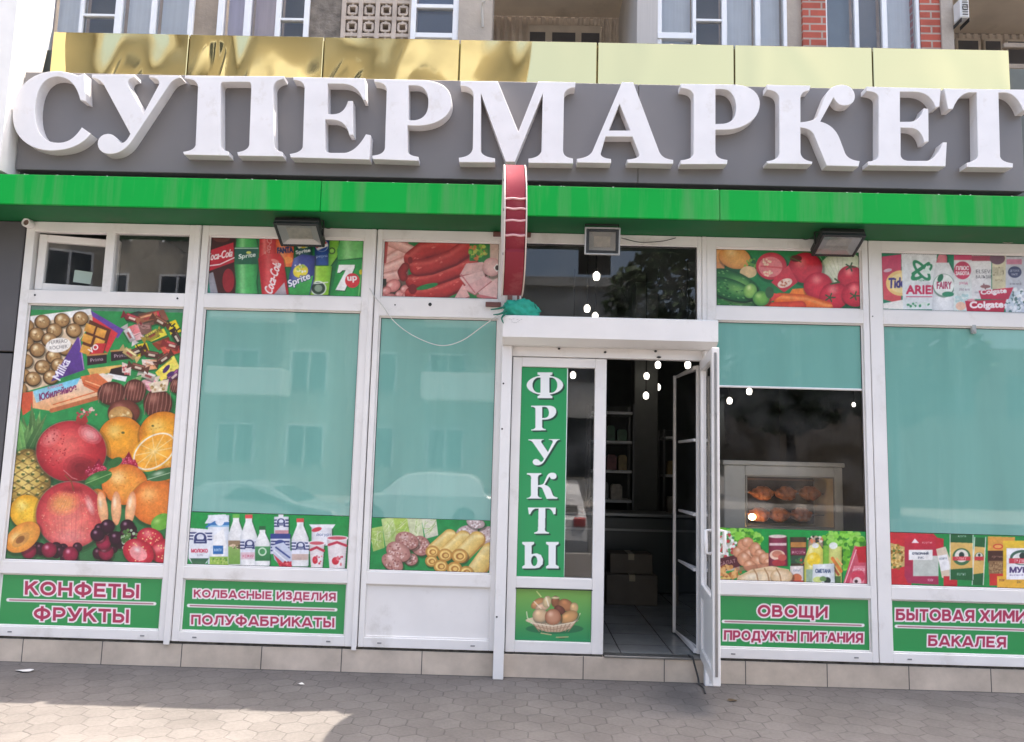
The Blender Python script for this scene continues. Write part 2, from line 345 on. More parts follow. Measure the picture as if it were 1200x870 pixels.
class Art:
    S = 4
    def __init__(s, x0, y0, x1, y1, bg):
        s.x0, s.y0 = x0, y0; s.w = int((x1-x0)*s.S)+2; s.h = int((y1-y0)*s.S)+2
        s.C = np.empty((s.h, s.w, 3)); s.C[:] = np.array(bg)/255
        s.rs = np.random.RandomState(int(x0)+7)
    def win(s, xa, ya, xb, yb):
        i0 = max(0, int((ya-s.y0)*s.S)-2); i1 = min(s.h, int((yb-s.y0)*s.S)+3); j0 = max(0, int((xa-s.x0)*s.S)-2); j1 = min(s.w, int((xb-s.x0)*s.S)+3)
        if i1 <= i0 or j1 <= j0: return None
        V, U = np.mgrid[i0:i1, j0:j1]
        return (slice(i0, i1), slice(j0, j1)), U/s.S+s.x0, V/s.S+s.y0
    def put(s, sl, m, col):
        col = np.asarray(col, float)
        if col.max() > 1.5: col = col/255
        s.C[sl] = s.C[sl]*(1-m[..., None])+col*m[..., None]
    def ell(s, cx, cy, rx, ry=None, c=(0, 0, 0), rot=0, hi=None, lo=None, ho=(-.3, -.35), hw=.55, a=1, clip=None):
        ry = ry or rx
        if lo is not None and min(rx, ry) > 6 and a == 1 and clip is None:
            for k in (1.12, 1.06): s.ell(cx+1.2, cy+2.2, rx*k, ry*k, (16, 20, 12), rot=rot, a=.22)
        R = max(rx, ry)+1; q = s.win(cx-R, cy-R, cx+R, cy+R)
        if q is None: return
        sl, U, V = q; co, si = math.cos(math.radians(rot)), math.sin(math.radians(rot))
        p = ((U-cx)*co+(V-cy)*si)/rx; r = (-(U-cx)*si+(V-cy)*co)/ry; d = np.sqrt(p*p+r*r)
        m = np.clip((1-d)*min(rx, ry)*s.S+.5, 0, 1)*a
        if clip is not None: m = m*clip(U, V)
        col = np.empty(U.shape+(3,)); col[:] = np.array(c)/255
        if lo is not None: t = np.clip(d, 0, 1)[..., None]**3*.9; col = col*(1-t)+np.array(lo)/255*t
        if hi is not None: t = np.clip(1-np.hypot(p-ho[0], r-ho[1])/hw, 0, 1)[..., None]; t = t*t*(3-2*t); col = col*(1-t)+np.array(hi)/255*t
        s.put(sl, m, col)
    def pmask(s, U, V, polys):
        m = np.zeros(U.shape, bool)
        for P in polys:
            P = np.asarray(P, float); n = len(P)
            for k in range(n):
                (ax, ay), (bx, by) = P[k], P[(k+1) % n]
                if ay == by: continue
                m ^= ((ay > V) != (by > V)) & (U < (bx-ax)*(V-ay)/(by-ay)+ax)
        return m.astype(float)
    def poly(s, pts, c, c2=None, a=1, holes=(), dirn=(0, 1)):
        P = np.asarray(pts, float); q = s.win(P[:, 0].min(), P[:, 1].min(), P[:, 0].max(), P[:, 1].max())
        if q is None: return
        sl, U, V = q; m = s.pmask(U, V, [P]+list(holes))*a
        col = np.empty(U.shape+(3,)); col[:] = np.array(c)/255
        if c2 is not None:
            t = (U*dirn[0]+V*dirn[1]); pr = P @ np.array(dirn, float); t = np.clip((t-pr.min())/(np.ptp(pr)+1e-6), 0, 1)[..., None]; col = col*(1-t)+np.array(c2)/255*t
        s.put(sl, m, col)
    def rect(s, x0, y0, x1, y1, c, c2=None, sl=0.0, a=1, dirn=(0, 1)):
        s.poly([(x0, y0), (x1, y0+sl*(x1-x0)), (x1, y1+sl*(x1-x0)), (x0, y1)], c, c2, a, dirn=dirn)
    def cyl(s, pts, c, edge, hi=None):
        """poly shaded like a can: dark at the sides, light stripe left of the middle"""
        s.poly(np.asarray(pts, float)+[1.6, .8], (14, 26, 16), a=.28); s.poly(np.asarray(pts, float)+[.8, .5], (14, 26, 16), a=.25)
        P = np.asarray(pts, float); x0, x1 = P[:, 0].min(), P[:, 0].max(); q = s.win(x0, P[:, 1].min(), x1, P[:, 1].max())
        if q is None: return
        sl, U, V = q; m = s.pmask(U, V, [P]); t = (U-x0)/(x1-x0); e = np.abs(t*2-1)[..., None]**2.5
        col = np.array(c)/255*(1-e)+np.array(edge)/255*e
        if hi is not None: k = np.exp(-((t-.33)/.12)**2)[..., None]*.75; col = col*(1-k)+np.array(hi)/255*k
        s.put(sl, m, col)
    def line(s, pts, wd, c, hi=None, lo=None, a=1, flat=False):
        P = np.asarray(pts, float); r = wd/2; q = s.win(P[:, 0].min()-r, P[:, 1].min()-r, P[:, 0].max()+r, P[:, 1].max()+r)
        if q is None: return
        sl, U, V = q; D = np.full(U.shape, 1e9); N = np.zeros(U.shape)
        for (ax, ay), (bx, by) in zip(P[:-1], P[1:]):
            dx, dy = bx-ax, by-ay; L2 = dx*dx+dy*dy+1e-9; t = ((U-ax)*dx+(V-ay)*dy)/L2
            tc = np.clip(t, 0, 1); d = np.hypot(U-ax-tc*dx, V-ay-tc*dy); b = d < D; D = np.where(b, d, D)
            N = np.where(b, (V-ay-tc*dy)/(r+1e-6), N)
        m = np.clip((r-D)*s.S+.5, 0, 1)*a; col = np.empty(U.shape+(3,)); col[:] = np.array(c)/255
        if lo is not None: t = np.clip(D/r, 0, 1)[..., None]**2.5; col = col*(1-t)+np.array(lo)/255*t
        if hi is not None: t = np.exp(-((N+.35)/.25)**2)[..., None]*.8; col = col*(1-t)+np.array(hi)/255*t
        s.put(sl, m, col)
    def dots(s, cx, cy, rx, ry, n, r, c, hi=None, rot=0):
        for k in range(n):
            while 1:
                p, q = s.rs.uniform(-1, 1, 2)
                if p*p+q*q < 1: break
            co, si = math.cos(math.radians(rot)), math.sin(math.radians(rot))
            s.ell(cx+p*rx*co-q*ry*si, cy+p*rx*si+q*ry*co, r*s.rs.uniform(.7, 1.2), None, c[s.rs.randint(len(c))] if isinstance(c, list) else c, hi=hi)
    def text(s, t, x, y, wd, h, c, rot=0, shear=0, bold=0):
        """t from the baseline start (x, y), wd wide and h tall"""
        v, tr = glyph_tris(t)
        if not len(v): return
        v = v/v.max(0)*[wd, h]; v[:, 0] += v[:, 1]*shear; co, si = math.cos(math.radians(rot)), math.sin(math.radians(rot))
        X = x+v[:, 0]*co+v[:, 1]*si; Y = y+v[:, 0]*si-v[:, 1]*co
        q = s.win(X.min()-bold, Y.min()-bold, X.max()+bold, Y.max()+bold)
        if q is None: return
        sl, U, V = q; m = np.zeros(U.shape, bool)
        offs = [(0, 0)] if not bold else [(bold*math.cos(a), bold*math.sin(a)) for a in np.arange(8)*PI/4]+[(0, 0)]
        for i, j, k in tr:
            for ox, oy in offs:
                ax, ay, bx, by, cx, cy = X[i]+ox, Y[i]+oy, X[j]+ox, Y[j]+oy, X[k]+ox, Y[k]+oy
                e = (bx-ax)*(V-ay)-(by-ay)*(U-ax); f = (cx-bx)*(V-by)-(cy-by)*(U-bx); g = (ax-cx)*(V-cy)-(ay-cy)*(U-cx)
                m |= ((e >= 0) & (f >= 0) & (g >= 0)) | ((e <= 0) & (f <= 0) & (g <= 0))
        s.put(sl, m.astype(float), c)
    def sign(s, t, x0, y0, x1, y1, h, c=(178, 52, 88), oc=(250, 236, 238), ow=1.7):
        """bold outlined capitals on a baseline from (x0, y0) to (x1, y1)"""
        tot = sum(SANS[k][0]+.12 for k in t)-.12; L = math.hypot(x1-x0, y1-y0); ux, uy = (x1-x0)/L, (y1-y0)/L; kx = L/tot; pen = 0; gl = []
        for k in t:
            wd, st = SANS[k]; segs = []
            for e in st.split():
                q = [float(z) for z in e[1:].split(',')]
                if e[0] == 'L': segs.append((q[0], q[1], q[2], q[3], 0))
                else:
                    a = np.radians(np.linspace(q[4], q[5], max(8, int(abs(q[5]-q[4])/18))+1)); ax = q[0]+q[2]*np.cos(a); ay = q[1]+q[3]*np.sin(a)
                    segs += [(ax[i], ay[i], ax[i+1], ay[i+1], 1) for i in range(len(a)-1)]
            ymin = -.2 if k in 'ДЩ' else (-.05 if k == 'Ф' else 0); gl.append((pen, wd, segs, ymin, 1.05 if k == 'Ф' else 1)); pen += wd+.12
        for ph in (0, 1):
            for pen, wd, segs, ymn, ymx in gl:
                cx0, cx1 = x0+ux*(pen-.15)*kx, x0+ux*(pen+wd+.15)*kx; cy = y0+uy*pen*kx
                q = s.win(cx0-ow, cy-h*1.2-ow, cx1+ow, cy+h*.3+ow)
                if q is None: continue
                sl, U, V = q; A = ((U-x0)*ux+(V-y0)*uy)-pen*kx; B = -(-(U-x0)*uy+(V-y0)*ux); D = np.full(U.shape, 1e9); hw = .105*h*1.05
                for ax, ay, bx, by, rd in segs:
                    ax, bx, ay, by = ax*kx, bx*kx, ay*h, by*h; dx, dy = bx-ax, by-ay; ln = math.hypot(dx, dy)+1e-9
                    t_ = ((A-ax)*dx+(B-ay)*dy)/ln; n_ = np.abs(-(A-ax)*dy+(B-ay)*dx)/ln
                    if rd: d = np.hypot(np.maximum(np.abs(t_-ln/2)-ln/2, 0), n_)-hw
                    else: d = np.maximum(np.abs(t_-ln/2)-ln/2, n_-hw)
                    D = np.minimum(D, d)
                D = np.maximum(D, np.maximum(ymn*h-B, B-ymx*h))
                s.put(sl, np.clip(((ow if ph == 0 else 0)-D)*s.S+.5, 0, 1), oc if ph == 0 else c)
    def speck(s, amp=.03):
        """ink and photo grain: several octaves of soft tone variation, a little softening, slight fading"""
        F = np.zeros((s.h, s.w))
        for cell, a in ((2, .8), (5, .9), (11, 1.0), (26, 1.1)):
            g = s.rs.normal(0, 1, (s.h//cell+3, s.w//cell+3)); v = np.arange(s.h)/cell; u = np.arange(s.w)/cell; vi = v.astype(int); ui = u.astype(int); fv = (v-vi)[:, None]; fu = (u-ui)[None]
            F += a*((g[vi][:, ui]*(1-fu)+g[vi][:, ui+1]*fu)*(1-fv)+(g[vi+1][:, ui]*(1-fu)+g[vi+1][:, ui+1]*fu)*fv)
        C = s.C*(1+F[..., None]*amp*1.7)
        for ax in (0, 1): C = (np.roll(C, 1, ax)+2*C+np.roll(C, -1, ax))/4
        s.C = np.clip(C*.955+.035*np.array([.86, .80, .78]), 0, 1)
    def sheet(s, name, m, parent, x0, x1, z0, z1, Y, step=.5, gain=.96):
        C = s.C; C = (C+np.roll(C, 1, 0)+np.roll(C, 1, 1)+np.roll(np.roll(C, 1, 0), 1, 1))/4
        ms = step/151.0; nx = max(2, int((x1-x0)/ms)); nz = max(2, int((z1-z0)/ms))
        X, Z = np.meshgrid(np.linspace(x0, x1, nx), np.linspace(z0, z1, nz))
        d = np.stack([X-CAM[0], np.full_like(X, 0-CAM[1]), Z-CAM[2]], -1) @ ROT       # facade metres -> survey units (plane y = 0)
        U = 600+FPX*d[..., 0]/d[..., 1]; V = 435-FPX*d[..., 2]/d[..., 1]
        fi = np.clip((V-s.y0)*s.S, 0, s.h-1.01); fj = np.clip((U-s.x0)*s.S, 0, s.w-1.01); i = fi.astype(int); j = fj.astype(int); a = (fi-i)[..., None]; b = (fj-j)[..., None]
        P = (C[i, j]*(1-a)*(1-b)+C[i, j+1]*(1-a)*b+C[i+1, j]*a*(1-b)+C[i+1, j+1]*a*b)
        P = s2l(np.clip(P, 0, 1))*gain
        off = Vector((0, 0, 0)); p = parent
        while p is not None: off += p.location; p = p.parent
        co = np.stack([X-off.x, np.full_like(X, Y-off.y), Z-off.z], -1).reshape(-1, 3)
        me = bpy.data.meshes.new(name); nv = len(co); k = np.arange(nv).reshape(nz, nx)
        q = np.stack([k[:-1, :-1], k[:-1, 1:], k[1:, 1:], k[1:, :-1]], -1).reshape(-1, 4); nf = len(q)
        me.vertices.add(nv); me.vertices.foreach_set('co', co.ravel()); me.loops.add(nf*4); me.loops.foreach_set('vertex_index', q.ravel().astype(np.int32))
        me.polygons.add(nf); me.polygons.foreach_set('loop_start', np.arange(nf, dtype=np.int32)*4); me.update(calc_edges=True)
        ca = me.color_attributes.new('print', 'FLOAT_COLOR', 'POINT'); cc = np.ones((nv, 4), np.float32); cc[:, :3] = P.reshape(-1, 3); ca.data.foreach_set('color', cc.ravel())
        me.materials.append(m); o = bpy.data.objects.new(name, me); COL.objects.link(o); o.parent = parent
        return o
PRINT = bpy.data.materials.new('printed_vinyl'); PRINT.use_nodes = True
_n = PRINT.node_tree.nodes; _b = _n['Principled BSDF']; _a = _n.new('ShaderNodeVertexColor'); _a.layer_name = 'print'
PRINT.node_tree.links.new(_a.outputs[0], _b.inputs['Base Color']); _b.inputs['Roughness'].default_value = .3; _b.inputs['Specular IOR Level'].default_value = .5
_t = _n.new('ShaderNodeTexNoise'); _t.inputs['Scale'].default_value = 2.5; _p = _n.new('ShaderNodeBump'); _p.inputs['Strength'].default_value = .06; _p.inputs['Distance'].default_value = .02
PRINT.node_tree.links.new(_t.outputs[0], _p.inputs['Height']); PRINT.node_tree.links.new(_p.outputs[0], _b.inputs['Normal'])

def art_fruit():
    A = Art(-4, 352, 222, 668, (38, 142, 72)); R = A.rs
    A.rect(-4, 352, 222, 361.5, (92, 128, 112), sl=.02)
    # chocolate box
    A.poly([(22, 371), (104, 361), (107, 374), (58, 450), (16, 462)], (222, 196, 160)); A.poly([(26, 371), (104, 361), (106, 368), (26, 379)], (238, 236, 232))
    for x, y in [(28, 382), (47, 377), (70, 375), (92, 373), (40, 392), (61, 387), (84, 387), (28, 402), (55, 398), (41, 410), (60, 418), (27, 423), (74, 408), (47, 430), (66, 428), (18, 408), (24, 440), (36, 444), (57, 442), (20, 456)]:
        A.ell(x, y, 9.4, 8.8, (78, 52, 28)); A.ell(x+.5, y-.6, 8.4, 7.8, (186, 145, 92), hi=(250, 232, 190), lo=(120, 82, 42)); 
        for k in range(4): A.ell(x+R.uniform(-5, 5), y+R.uniform(-4, 4), 1.5, 1, (232, 205, 150) if k % 2 else (140, 100, 58), rot=R.uniform(0, 180), a=.8)
    A.ell(66, 404, 15, 8.5, (244, 238, 228), rot=-8); A.text('FERRERO', 55, 403, 22, 4, (120, 110, 105), rot=-6); A.text('ROCHER', 56, 409.5, 21, 4, (120, 110, 105), rot=-6)
    # purple triangle bar
    A.poly([(89, 394), (92, 398), (97, 433), (57, 447)], (98, 62, 148), (84, 50, 128)); A.text('Milka', 68, 446, 26, 10, (240, 236, 245), rot=-62, bold=.35); A.line([(91, 397), (96, 432)], 1, (190, 150, 200))
    # wafer with nut squares
    A.poly([(104, 363), (143, 386), (136, 396), (110, 384)], (104, 66, 156)); A.poly([(106, 370), (136, 390), (124, 413), (108, 400)], (214, 52, 58))
    A.poly([(103, 374), (128, 386), (117, 421), (92, 410)], (92, 44, 24))
    for u, v in [(99, 380), (112, 385), (96, 392), (110, 397), (94, 405)]: A.poly([(u, v-2), (u+11, v+2), (u+8, v+11), (u-3, v+7)], (236, 176, 78), (214, 140, 50))
    A.poly([(110, 402), (122, 402), (116, 421), (102, 417)], (204, 44, 52)); A.text('VO', 104, 414, 12, 6, (248, 240, 236), rot=-35, bold=.3)
    # twisted sweets
    for x, y, r in ((111, 422, -8), (139, 417, -6)):
        A.poly([(x-11, y-5), (x+12, y-7), (x+12, y+3), (x-11, y+6)], (44, 26, 34)); A.line([(x-11, y-6), (x+12, y-8)], 2, (190, 130, 70)); A.text('Prima', x-7, y+2, 15, 4, (216, 190, 200), rot=r)
    A.poly([(100, 432), (140, 427), (146, 434), (104, 440)], (226, 178, 96)); A.poly([(128, 432), (146, 428), (150, 440), (124, 442)], (40, 26, 26)); A.poly([(124, 437), (147, 441), (145, 447), (123, 442)], (246, 244, 240))
    A.poly([(141, 424), (152, 428), (151, 440), (141, 436)], (236, 210, 196)); A.dots(147, 433, 5, 6, 10, 1.2, [(200, 90, 90), (250, 240, 230)])
    for p, c, c2 in (([(141, 369), (160, 364), (172, 366), (160, 374), (146, 376)], (40, 52, 44), (30, 40, 34)), ([(160, 367), (190, 362), (196, 374), (172, 382), (158, 378)], (92, 60, 46), (150, 84, 66)), ([(176, 366), (184, 364), (187, 373), (178, 376)], (226, 52, 72), (200, 40, 58)),
                     ([(147, 383), (160, 378), (168, 396), (154, 400)], (214, 82, 84), (240, 226, 220)), ([(158, 376), (175, 378), (176, 390), (164, 392)], (150, 110, 100), (110, 72, 62)), ([(168, 396), (190, 384), (194, 392), (175, 400)], (236, 214, 46), (246, 226, 70)),
                     ([(194, 378), (204, 374), (211, 388), (198, 392)], (244, 216, 40), (232, 196, 30)), ([(156, 404), (170, 401), (173, 410), (160, 420)], (244, 216, 40), (226, 190, 30)), ([(176, 402), (196, 394), (198, 402), (184, 410)], (150, 66, 40), (122, 48, 30)),
                     ([(186, 407), (206, 401), (212, 412), (192, 418)], (214, 84, 66), (180, 56, 44)), ([(164, 421), (184, 420), (182, 432), (166, 434)], (238, 222, 214), (230, 150, 90)), ([(180, 436), (202, 416), (209, 430), (188, 448)], (240, 214, 70), (246, 226, 110)),
                     ([(196, 444), (210, 438), (209, 454), (199, 452)], (72, 36, 44), (54, 24, 32)), ([(164, 446), (178, 440), (186, 452), (176, 460), (166, 454)], (226, 170, 170), (214, 120, 140)), ([(152, 444), (166, 440), (162, 446)], (150, 196, 120), (120, 170, 90))):
        A.poly(np.array(p)+[1.2, 1.8], (10, 40, 20), a=.4); A.poly(p, c, c2, dirn=(1, .4)); m = np.mean(p, 0); A.poly(m+(np.array(p)-m)*[.75, .35]+[0, -1.5], np.minimum(np.array(c)*1.25+18, 255), a=.55)
        for k in range(5): A.line([(m[0]+R.uniform(-7, 7), m[1]+R.uniform(-4, 4)), (m[0]+R.uniform(-7, 7), m[1]+R.uniform(-4, 4))], .8, np.array(c2)*R.choice([.5, 1.25]).clip(0, 1.1), a=.6)
    for x, y, r, c in ((153, 372, 20, (150, 40, 50)), (170, 372, -15, (206, 120, 80)), (186, 376, 30, (110, 60, 40)), (150, 392, 60, (236, 226, 220)), (176, 392, -30, (200, 170, 60)), (200, 404, 15, (160, 50, 50)), (158, 411, -25, (70, 40, 30)), (176, 415, 10, (96, 50, 40)), (150, 414, 35, (226, 190, 120)), (202, 440, -40, (120, 60, 110)), (172, 440, 20, (236, 220, 200)), (190, 420, -35, (90, 46, 36)), (160, 430, 15, (110, 60, 44)), (206, 396, 60, (60, 40, 36))):
        co, si = math.cos(math.radians(r)), math.sin(math.radians(r)); T = lambda pts: [(x+a*co-b*si, y+a*si+b*co) for a, b in pts]; c = np.array(c)
        A.poly(T([(-7, -3), (8, -2), (8, 6), (-6, 6)]), (12, 40, 22), a=.4); A.poly(T([(-13, -5), (-7, -1), (-7, 1), (-13, 5)]), c*.8); A.poly(T([(13, -5), (7, -1), (7, 1), (13, 5)]), c*.9); A.poly(T([(-8, -4), (8, -4), (8, 4), (-8, 4)]), c, c*.65); A.poly(T([(-7, -3), (7, -3), (7, -1.4), (-7, -1.4)]), np.minimum(c*1.3+40, 255), a=.7); A.poly(T([(-4, -.6), (4, -.6), (4, 2), (-4, 2)]), (240, 226, 200) if c.sum() < 400 else (150, 50, 50), a=.85)
    A.text('КАРАКУМ', 170, 396, 20, 3.5, (60, 46, 20), rot=-28); A.ell(193, 432, 6, 2.5, (70, 40, 96), rot=-50); A.ell(198, 438, 5, 2.4, (70, 40, 96), rot=-30); A.text('Трюфель', 167, 428, 15, 3, (160, 120, 110))
    for x, y in ((199, 380), (162, 408), (205, 385)): A.line([(x-4, y-4), (x, y+2), (x+4, y-1)], 1.6, (40, 34, 24))
    # jubilee biscuits pack
    A.poly([(20, 461), (36, 458), (40, 476), (24, 487)], (206, 84, 52)); A.poly([(36, 458), (118, 437), (131, 440), (122, 460), (60, 482), (36, 478)], (240, 226, 208), (238, 168, 110)); A.poly([(36, 458), (92, 442), (88, 450), (40, 472)], (112, 196, 226), (176, 220, 230))
    A.poly([(92, 441), (112, 437), (130, 452), (112, 460), (96, 452)], (226, 122, 72), (206, 96, 52)); A.line([(98, 446), (120, 454)], 1.3, (246, 180, 130)); A.line([(95, 449), (114, 457)], 1.3, (180, 78, 44))
    A.text('Юбилейное', 44, 469.5, 45, 8.2, (126, 40, 92), rot=-16, shear=.2, bold=.35); A.text('Классик', 54, 456, 18, 3.6, (236, 70, 90), rot=-14); A.line([(60, 474), (120, 456)], 1.4, (220, 110, 60)); A.line([(58, 481), (112, 466)], 5, (186, 104, 62))
    # chocolates
    for x, y, rx, ry in ((129, 461, 17, 14), (156, 458, 13, 14), (183, 473, 17, 17), (206, 452, 9, 9)):
        A.ell(x, y, rx, ry, (104, 52, 42), hi=(168, 108, 92), lo=(66, 28, 22))
        for k in range(-3, 4): A.line([(x+k*rx*.25+2, y-ry*.75), (x+k*rx*.29, y), (x+k*rx*.27-2, y+ry*.75)], .9, (176, 120, 104), a=.8)
    A.poly([(172, 449), (196, 444), (194, 458), (176, 460)], (226, 206, 178)); A.dots(184, 452, 10, 5, 18, 1.8, [(196, 160, 110), (238, 226, 200), (150, 120, 60)])
    A.ell(143, 483, 19, 15, (128, 66, 52), lo=(84, 36, 28), hi=(176, 104, 88)); A.ell(139, 487, 14, 11, (214, 168, 98), lo=(178, 126, 66)); A.dots(139, 487, 11, 8, 22, 1.3, [(240, 212, 150), (190, 140, 76)])
    A.rect(-4, 498, 222, 668, (40, 128, 64), (54, 78, 50), a=.6); A.dots(100, 483, 16, 5, 16, 1.6, [(206, 120, 110), (180, 60, 70), (230, 190, 180)])
    # pineapple
    for k in range(40):
        a = R.uniform(-75, 75)*(1-k/60); L = R.uniform(26, 68)*(1-abs(a)/200); bx, by = 30+R.uniform(-10, 10), 534; tx, ty = bx+L*math.sin(math.radians(a)), by-L*math.cos(math.radians(a))
        g = R.uniform(.7, 1.25); px, py = (bx+tx)/2, (by+ty)/2; A.poly([(bx-5, by), (px-6, py), (tx, ty), (px+5, py-1), (bx+5, by)], np.array((40, 100, 48))*g, np.array((116, 168, 88))*g, dirn=(1, -.3)); A.line([(bx, by), (px, py), (tx, ty)], .8, np.array((150, 190, 120))*g, a=.6)
    A.ell(30, 566, 27, 40, (196, 160, 72), hi=(236, 210, 120), lo=(96, 74, 30), ho=(-.1, -.2), hw=.9)
    cl = lambda U, V: (((U-30)/26)**2+((V-566)/39)**2 < 1).astype(float)
    for i in range(-6, 12):
        for (ax, ay), (bx, by) in (((4, 520+i*10), (58, 552+i*10)), ((58, 520+i*10), (4, 552+i*10))):
            for t in np.linspace(0, 1, 40): A.ell(ax+(bx-ax)*t, ay+(by-ay)*t, .9, None, (92, 70, 30), a=.55, clip=cl)
    for i in range(9):
        for j in range(5): A.ell(8+j*11+(i % 2)*5.5, 532+i*8, 2.2, 1.6, (70, 84, 34), a=.9); A.ell(8+j*11+(i % 2)*5.5+1, 530+i*8, 1.4, 1, (246, 226, 150), a=.8)
    # citrus, pomegranate
    for x, y, r, c in ((140, 514, 27, (242, 164, 44)), (190, 510, 29, (240, 168, 46)), (200, 548, 20, (232, 128, 40))):
        A.ell(x, y, r, r*.96, c, hi=(252, 206, 104), lo=(206, 112, 26)); A.dots(x, y, r*.85, r*.85, 60, .6, (222, 140, 34))
    A.ell(142, 507, 2, 1.4, (96, 92, 40)); A.ell(177, 499, 1.6, 1.2, (96, 92, 40))
    A.ell(179, 529, 30, 20, (246, 178, 56), rot=-36); A.ell(179, 529, 28, 18.2, (252, 236, 206), rot=-36); A.ell(179, 529, 26, 16.4, (244, 166, 52), hi=(252, 200, 96), rot=-36, ho=(0, 0), hw=.9)
    for k in range(10):
        a = k*PI/5; dx, dy = 25*math.cos(a), 15.5*math.sin(a); c, s_ = math.cos(math.radians(-36)), math.sin(math.radians(-36)); A.line([(179, 529), (179+dx*c-dy*s_, 529+dx*s_+dy*c)], .9, (250, 214, 140))
    A.ell(81, 529, 42, 36.5, (226, 150, 140), a=.7); A.ell(81, 529, 41, 35.7, (204, 44, 54), hi=(232, 104, 96), lo=(146, 20, 34), ho=(-.15, -.2), hw=1.0)
    for k, al in ((1, .25), (.75, .3), (.5, .35), (.3, .4)): A.ell(103, 509, 15*k, 10*k, (250, 190, 182), a=al, rot=30); A.ell(57, 513, 14*k, 9*k, (246, 150, 140), a=al, rot=-40); A.ell(93, 549, 20*k+2, 15*k+2, (104, 12, 26), a=al*.8, rot=10)
    A.line([(72, 551), (82, 560), (88, 562)], .8, (240, 190, 180), a=.7)
    A.dots(60, 525, 16, 24, 60, .8, [(226, 110, 104), (170, 28, 40)]); A.poly([(86, 496), (88, 486), (93, 491), (98, 484), (101, 494), (96, 499)], (190, 60, 56), (150, 40, 40))
    for pts, n in (((112, 551, 16, 12), 60), ((147, 543, 14, 12), 60)):
        A.poly([(pts[0]-pts[2], pts[1]+pts[3]), (pts[0]+2, pts[1]-pts[3]-2), (pts[0]+pts[2], pts[1]+pts[3])], (136, 16, 44)); A.dots(pts[0], pts[1]+3, pts[2]-3, pts[3]-3, n, 2, [(176, 26, 62), (206, 60, 90), (140, 14, 44)], hi=(240, 160, 176))
    for x, y, rx, ry, c, h in ((144, 568, 27, 24, (242, 160, 62), (252, 206, 130)), (181, 589, 30, 27, (236, 134, 54), (250, 182, 104)), (112, 583, 10, 10, (240, 150, 60), (250, 190, 110))): A.ell(x, y, rx, ry, c, hi=h, lo=(208, 98, 34)); A.dots(x, y, rx*.8, ry*.8, 50, .6, (220, 120, 44))
    A.ell(113, 561, 17, 7.5, (52, 116, 52), rot=-22, hi=(110, 170, 92)); A.line([(98, 567), (128, 555)], .8, (150, 190, 120)); A.ell(133, 542, 9, 5, (46, 104, 50), rot=-30); A.ell(190, 556, 20, 7, (60, 110, 66), rot=-14, hi=(178, 200, 170)); A.line([(171, 562), (208, 551)], .8, (190, 210, 176))
    # lemon, apple
    A.ell(29, 600, 20, 20, (246, 196, 56), hi=(252, 226, 120), lo=(220, 150, 30)); A.dots(29, 600, 15, 15, 50, .7, (232, 170, 40))
    A.ell(80, 604, 41, 40, (226, 160, 150), a=.6); A.ell(80, 604, 40, 39, (216, 70, 70), hi=(238, 130, 116), lo=(172, 34, 48), ho=(.0, .25), hw=1.25)
    for k, al in ((1, .2), (.8, .25), (.6, .3), (.4, .35)): A.ell(72, 590, 20*k, 15*k, (246, 186, 92), a=al, rot=-15); A.ell(80, 630, 30*k, 11*k, (240, 160, 156), a=al*.5); A.ell(84, 574, 16*k, 5*k, (140, 26, 36), a=al*1.2); A.ell(103, 592, 5*k, 13*k, (250, 206, 196), a=al, rot=-20)
    for k in range(26): t = R.uniform(-1, 1); A.line([(84+t*12, 576), (80+t*36, 604), (80+t*30, 630)], .7, (240, 150, 110) if k % 2 else (190, 46, 56), a=.22)
    A.line([(84, 575), (81, 564), (74, 557)], 1.5, (120, 70, 40)); A.dots(80, 604, 34, 32, 60, .5, [(240, 180, 150)])
    for x, rt in ((118, -8), (134, 0), (151, 8)): A.ell(x, 596, 6, 20, (244, 186, 132), rot=rt, hi=(252, 224, 190), lo=(226, 140, 96))
    # berries
    for k in range(46):
        x, y = R.uniform(40, 158), R.uniform(618, 656); A.ell(x, y, R.uniform(5, 7.5), None, (58, 16, 36), hi=(150, 100, 120), lo=(28, 6, 18), hw=.4) if x > 105 or y > 640 else None
    for x, y in ((31, 646), (55, 645), (80, 650), (122, 648), (119, 636)): A.ell(x, y, 9, 9, (150, 30, 62), hi=(230, 150, 170), lo=(92, 12, 36), hw=.45)
    for x, y in ((124, 617), (147, 617), (134, 631), (112, 627)): A.ell(x, y, 8.5, 8, (52, 12, 36), hi=(170, 130, 150), lo=(24, 4, 18), hw=.4)
    A.ell(24, 630, 23, 15, (240, 168, 70), rot=-38, hi=(252, 210, 130), lo=(222, 130, 50)); A.ell(22, 633, 12, 6, (214, 150, 74), rot=-38); A.ell(21, 633, 6, 3.6, (150, 96, 48), rot=-38)
    A.ell(187, 612, 13, 9, (106, 176, 60), hi=(170, 214, 110), rot=-30); A.dots(150, 634, 10, 14, 50, 2, [(60, 104, 50), (96, 140, 70), (180, 200, 170)])
    for x, y, r, t in ((174, 632, 16, 20), (190, 646, 17, -20), (160, 648, 19, 30)):
        A.ell(x, y, r, r*.8, (214, 50, 66), rot=t, hi=(240, 130, 130), lo=(166, 24, 46)); A.dots(x, y, r*.75, r*.55, 22, .8, (250, 214, 150), rot=t)
    A.ell(160, 649, 11, 8, (240, 150, 150), rot=30, hi=(252, 226, 220)); A.rect(-4, 657, 222, 668, (58, 66, 48), (120, 124, 110), sl=.02)
    for k in range(16): A.ell(R.uniform(0, 210), 659+R.uniform(-1, 3), R.uniform(3, 9), 1.2, (150, 150, 140) if k % 2 else (40, 34, 32), a=.8)
    A.speck(.018); return A

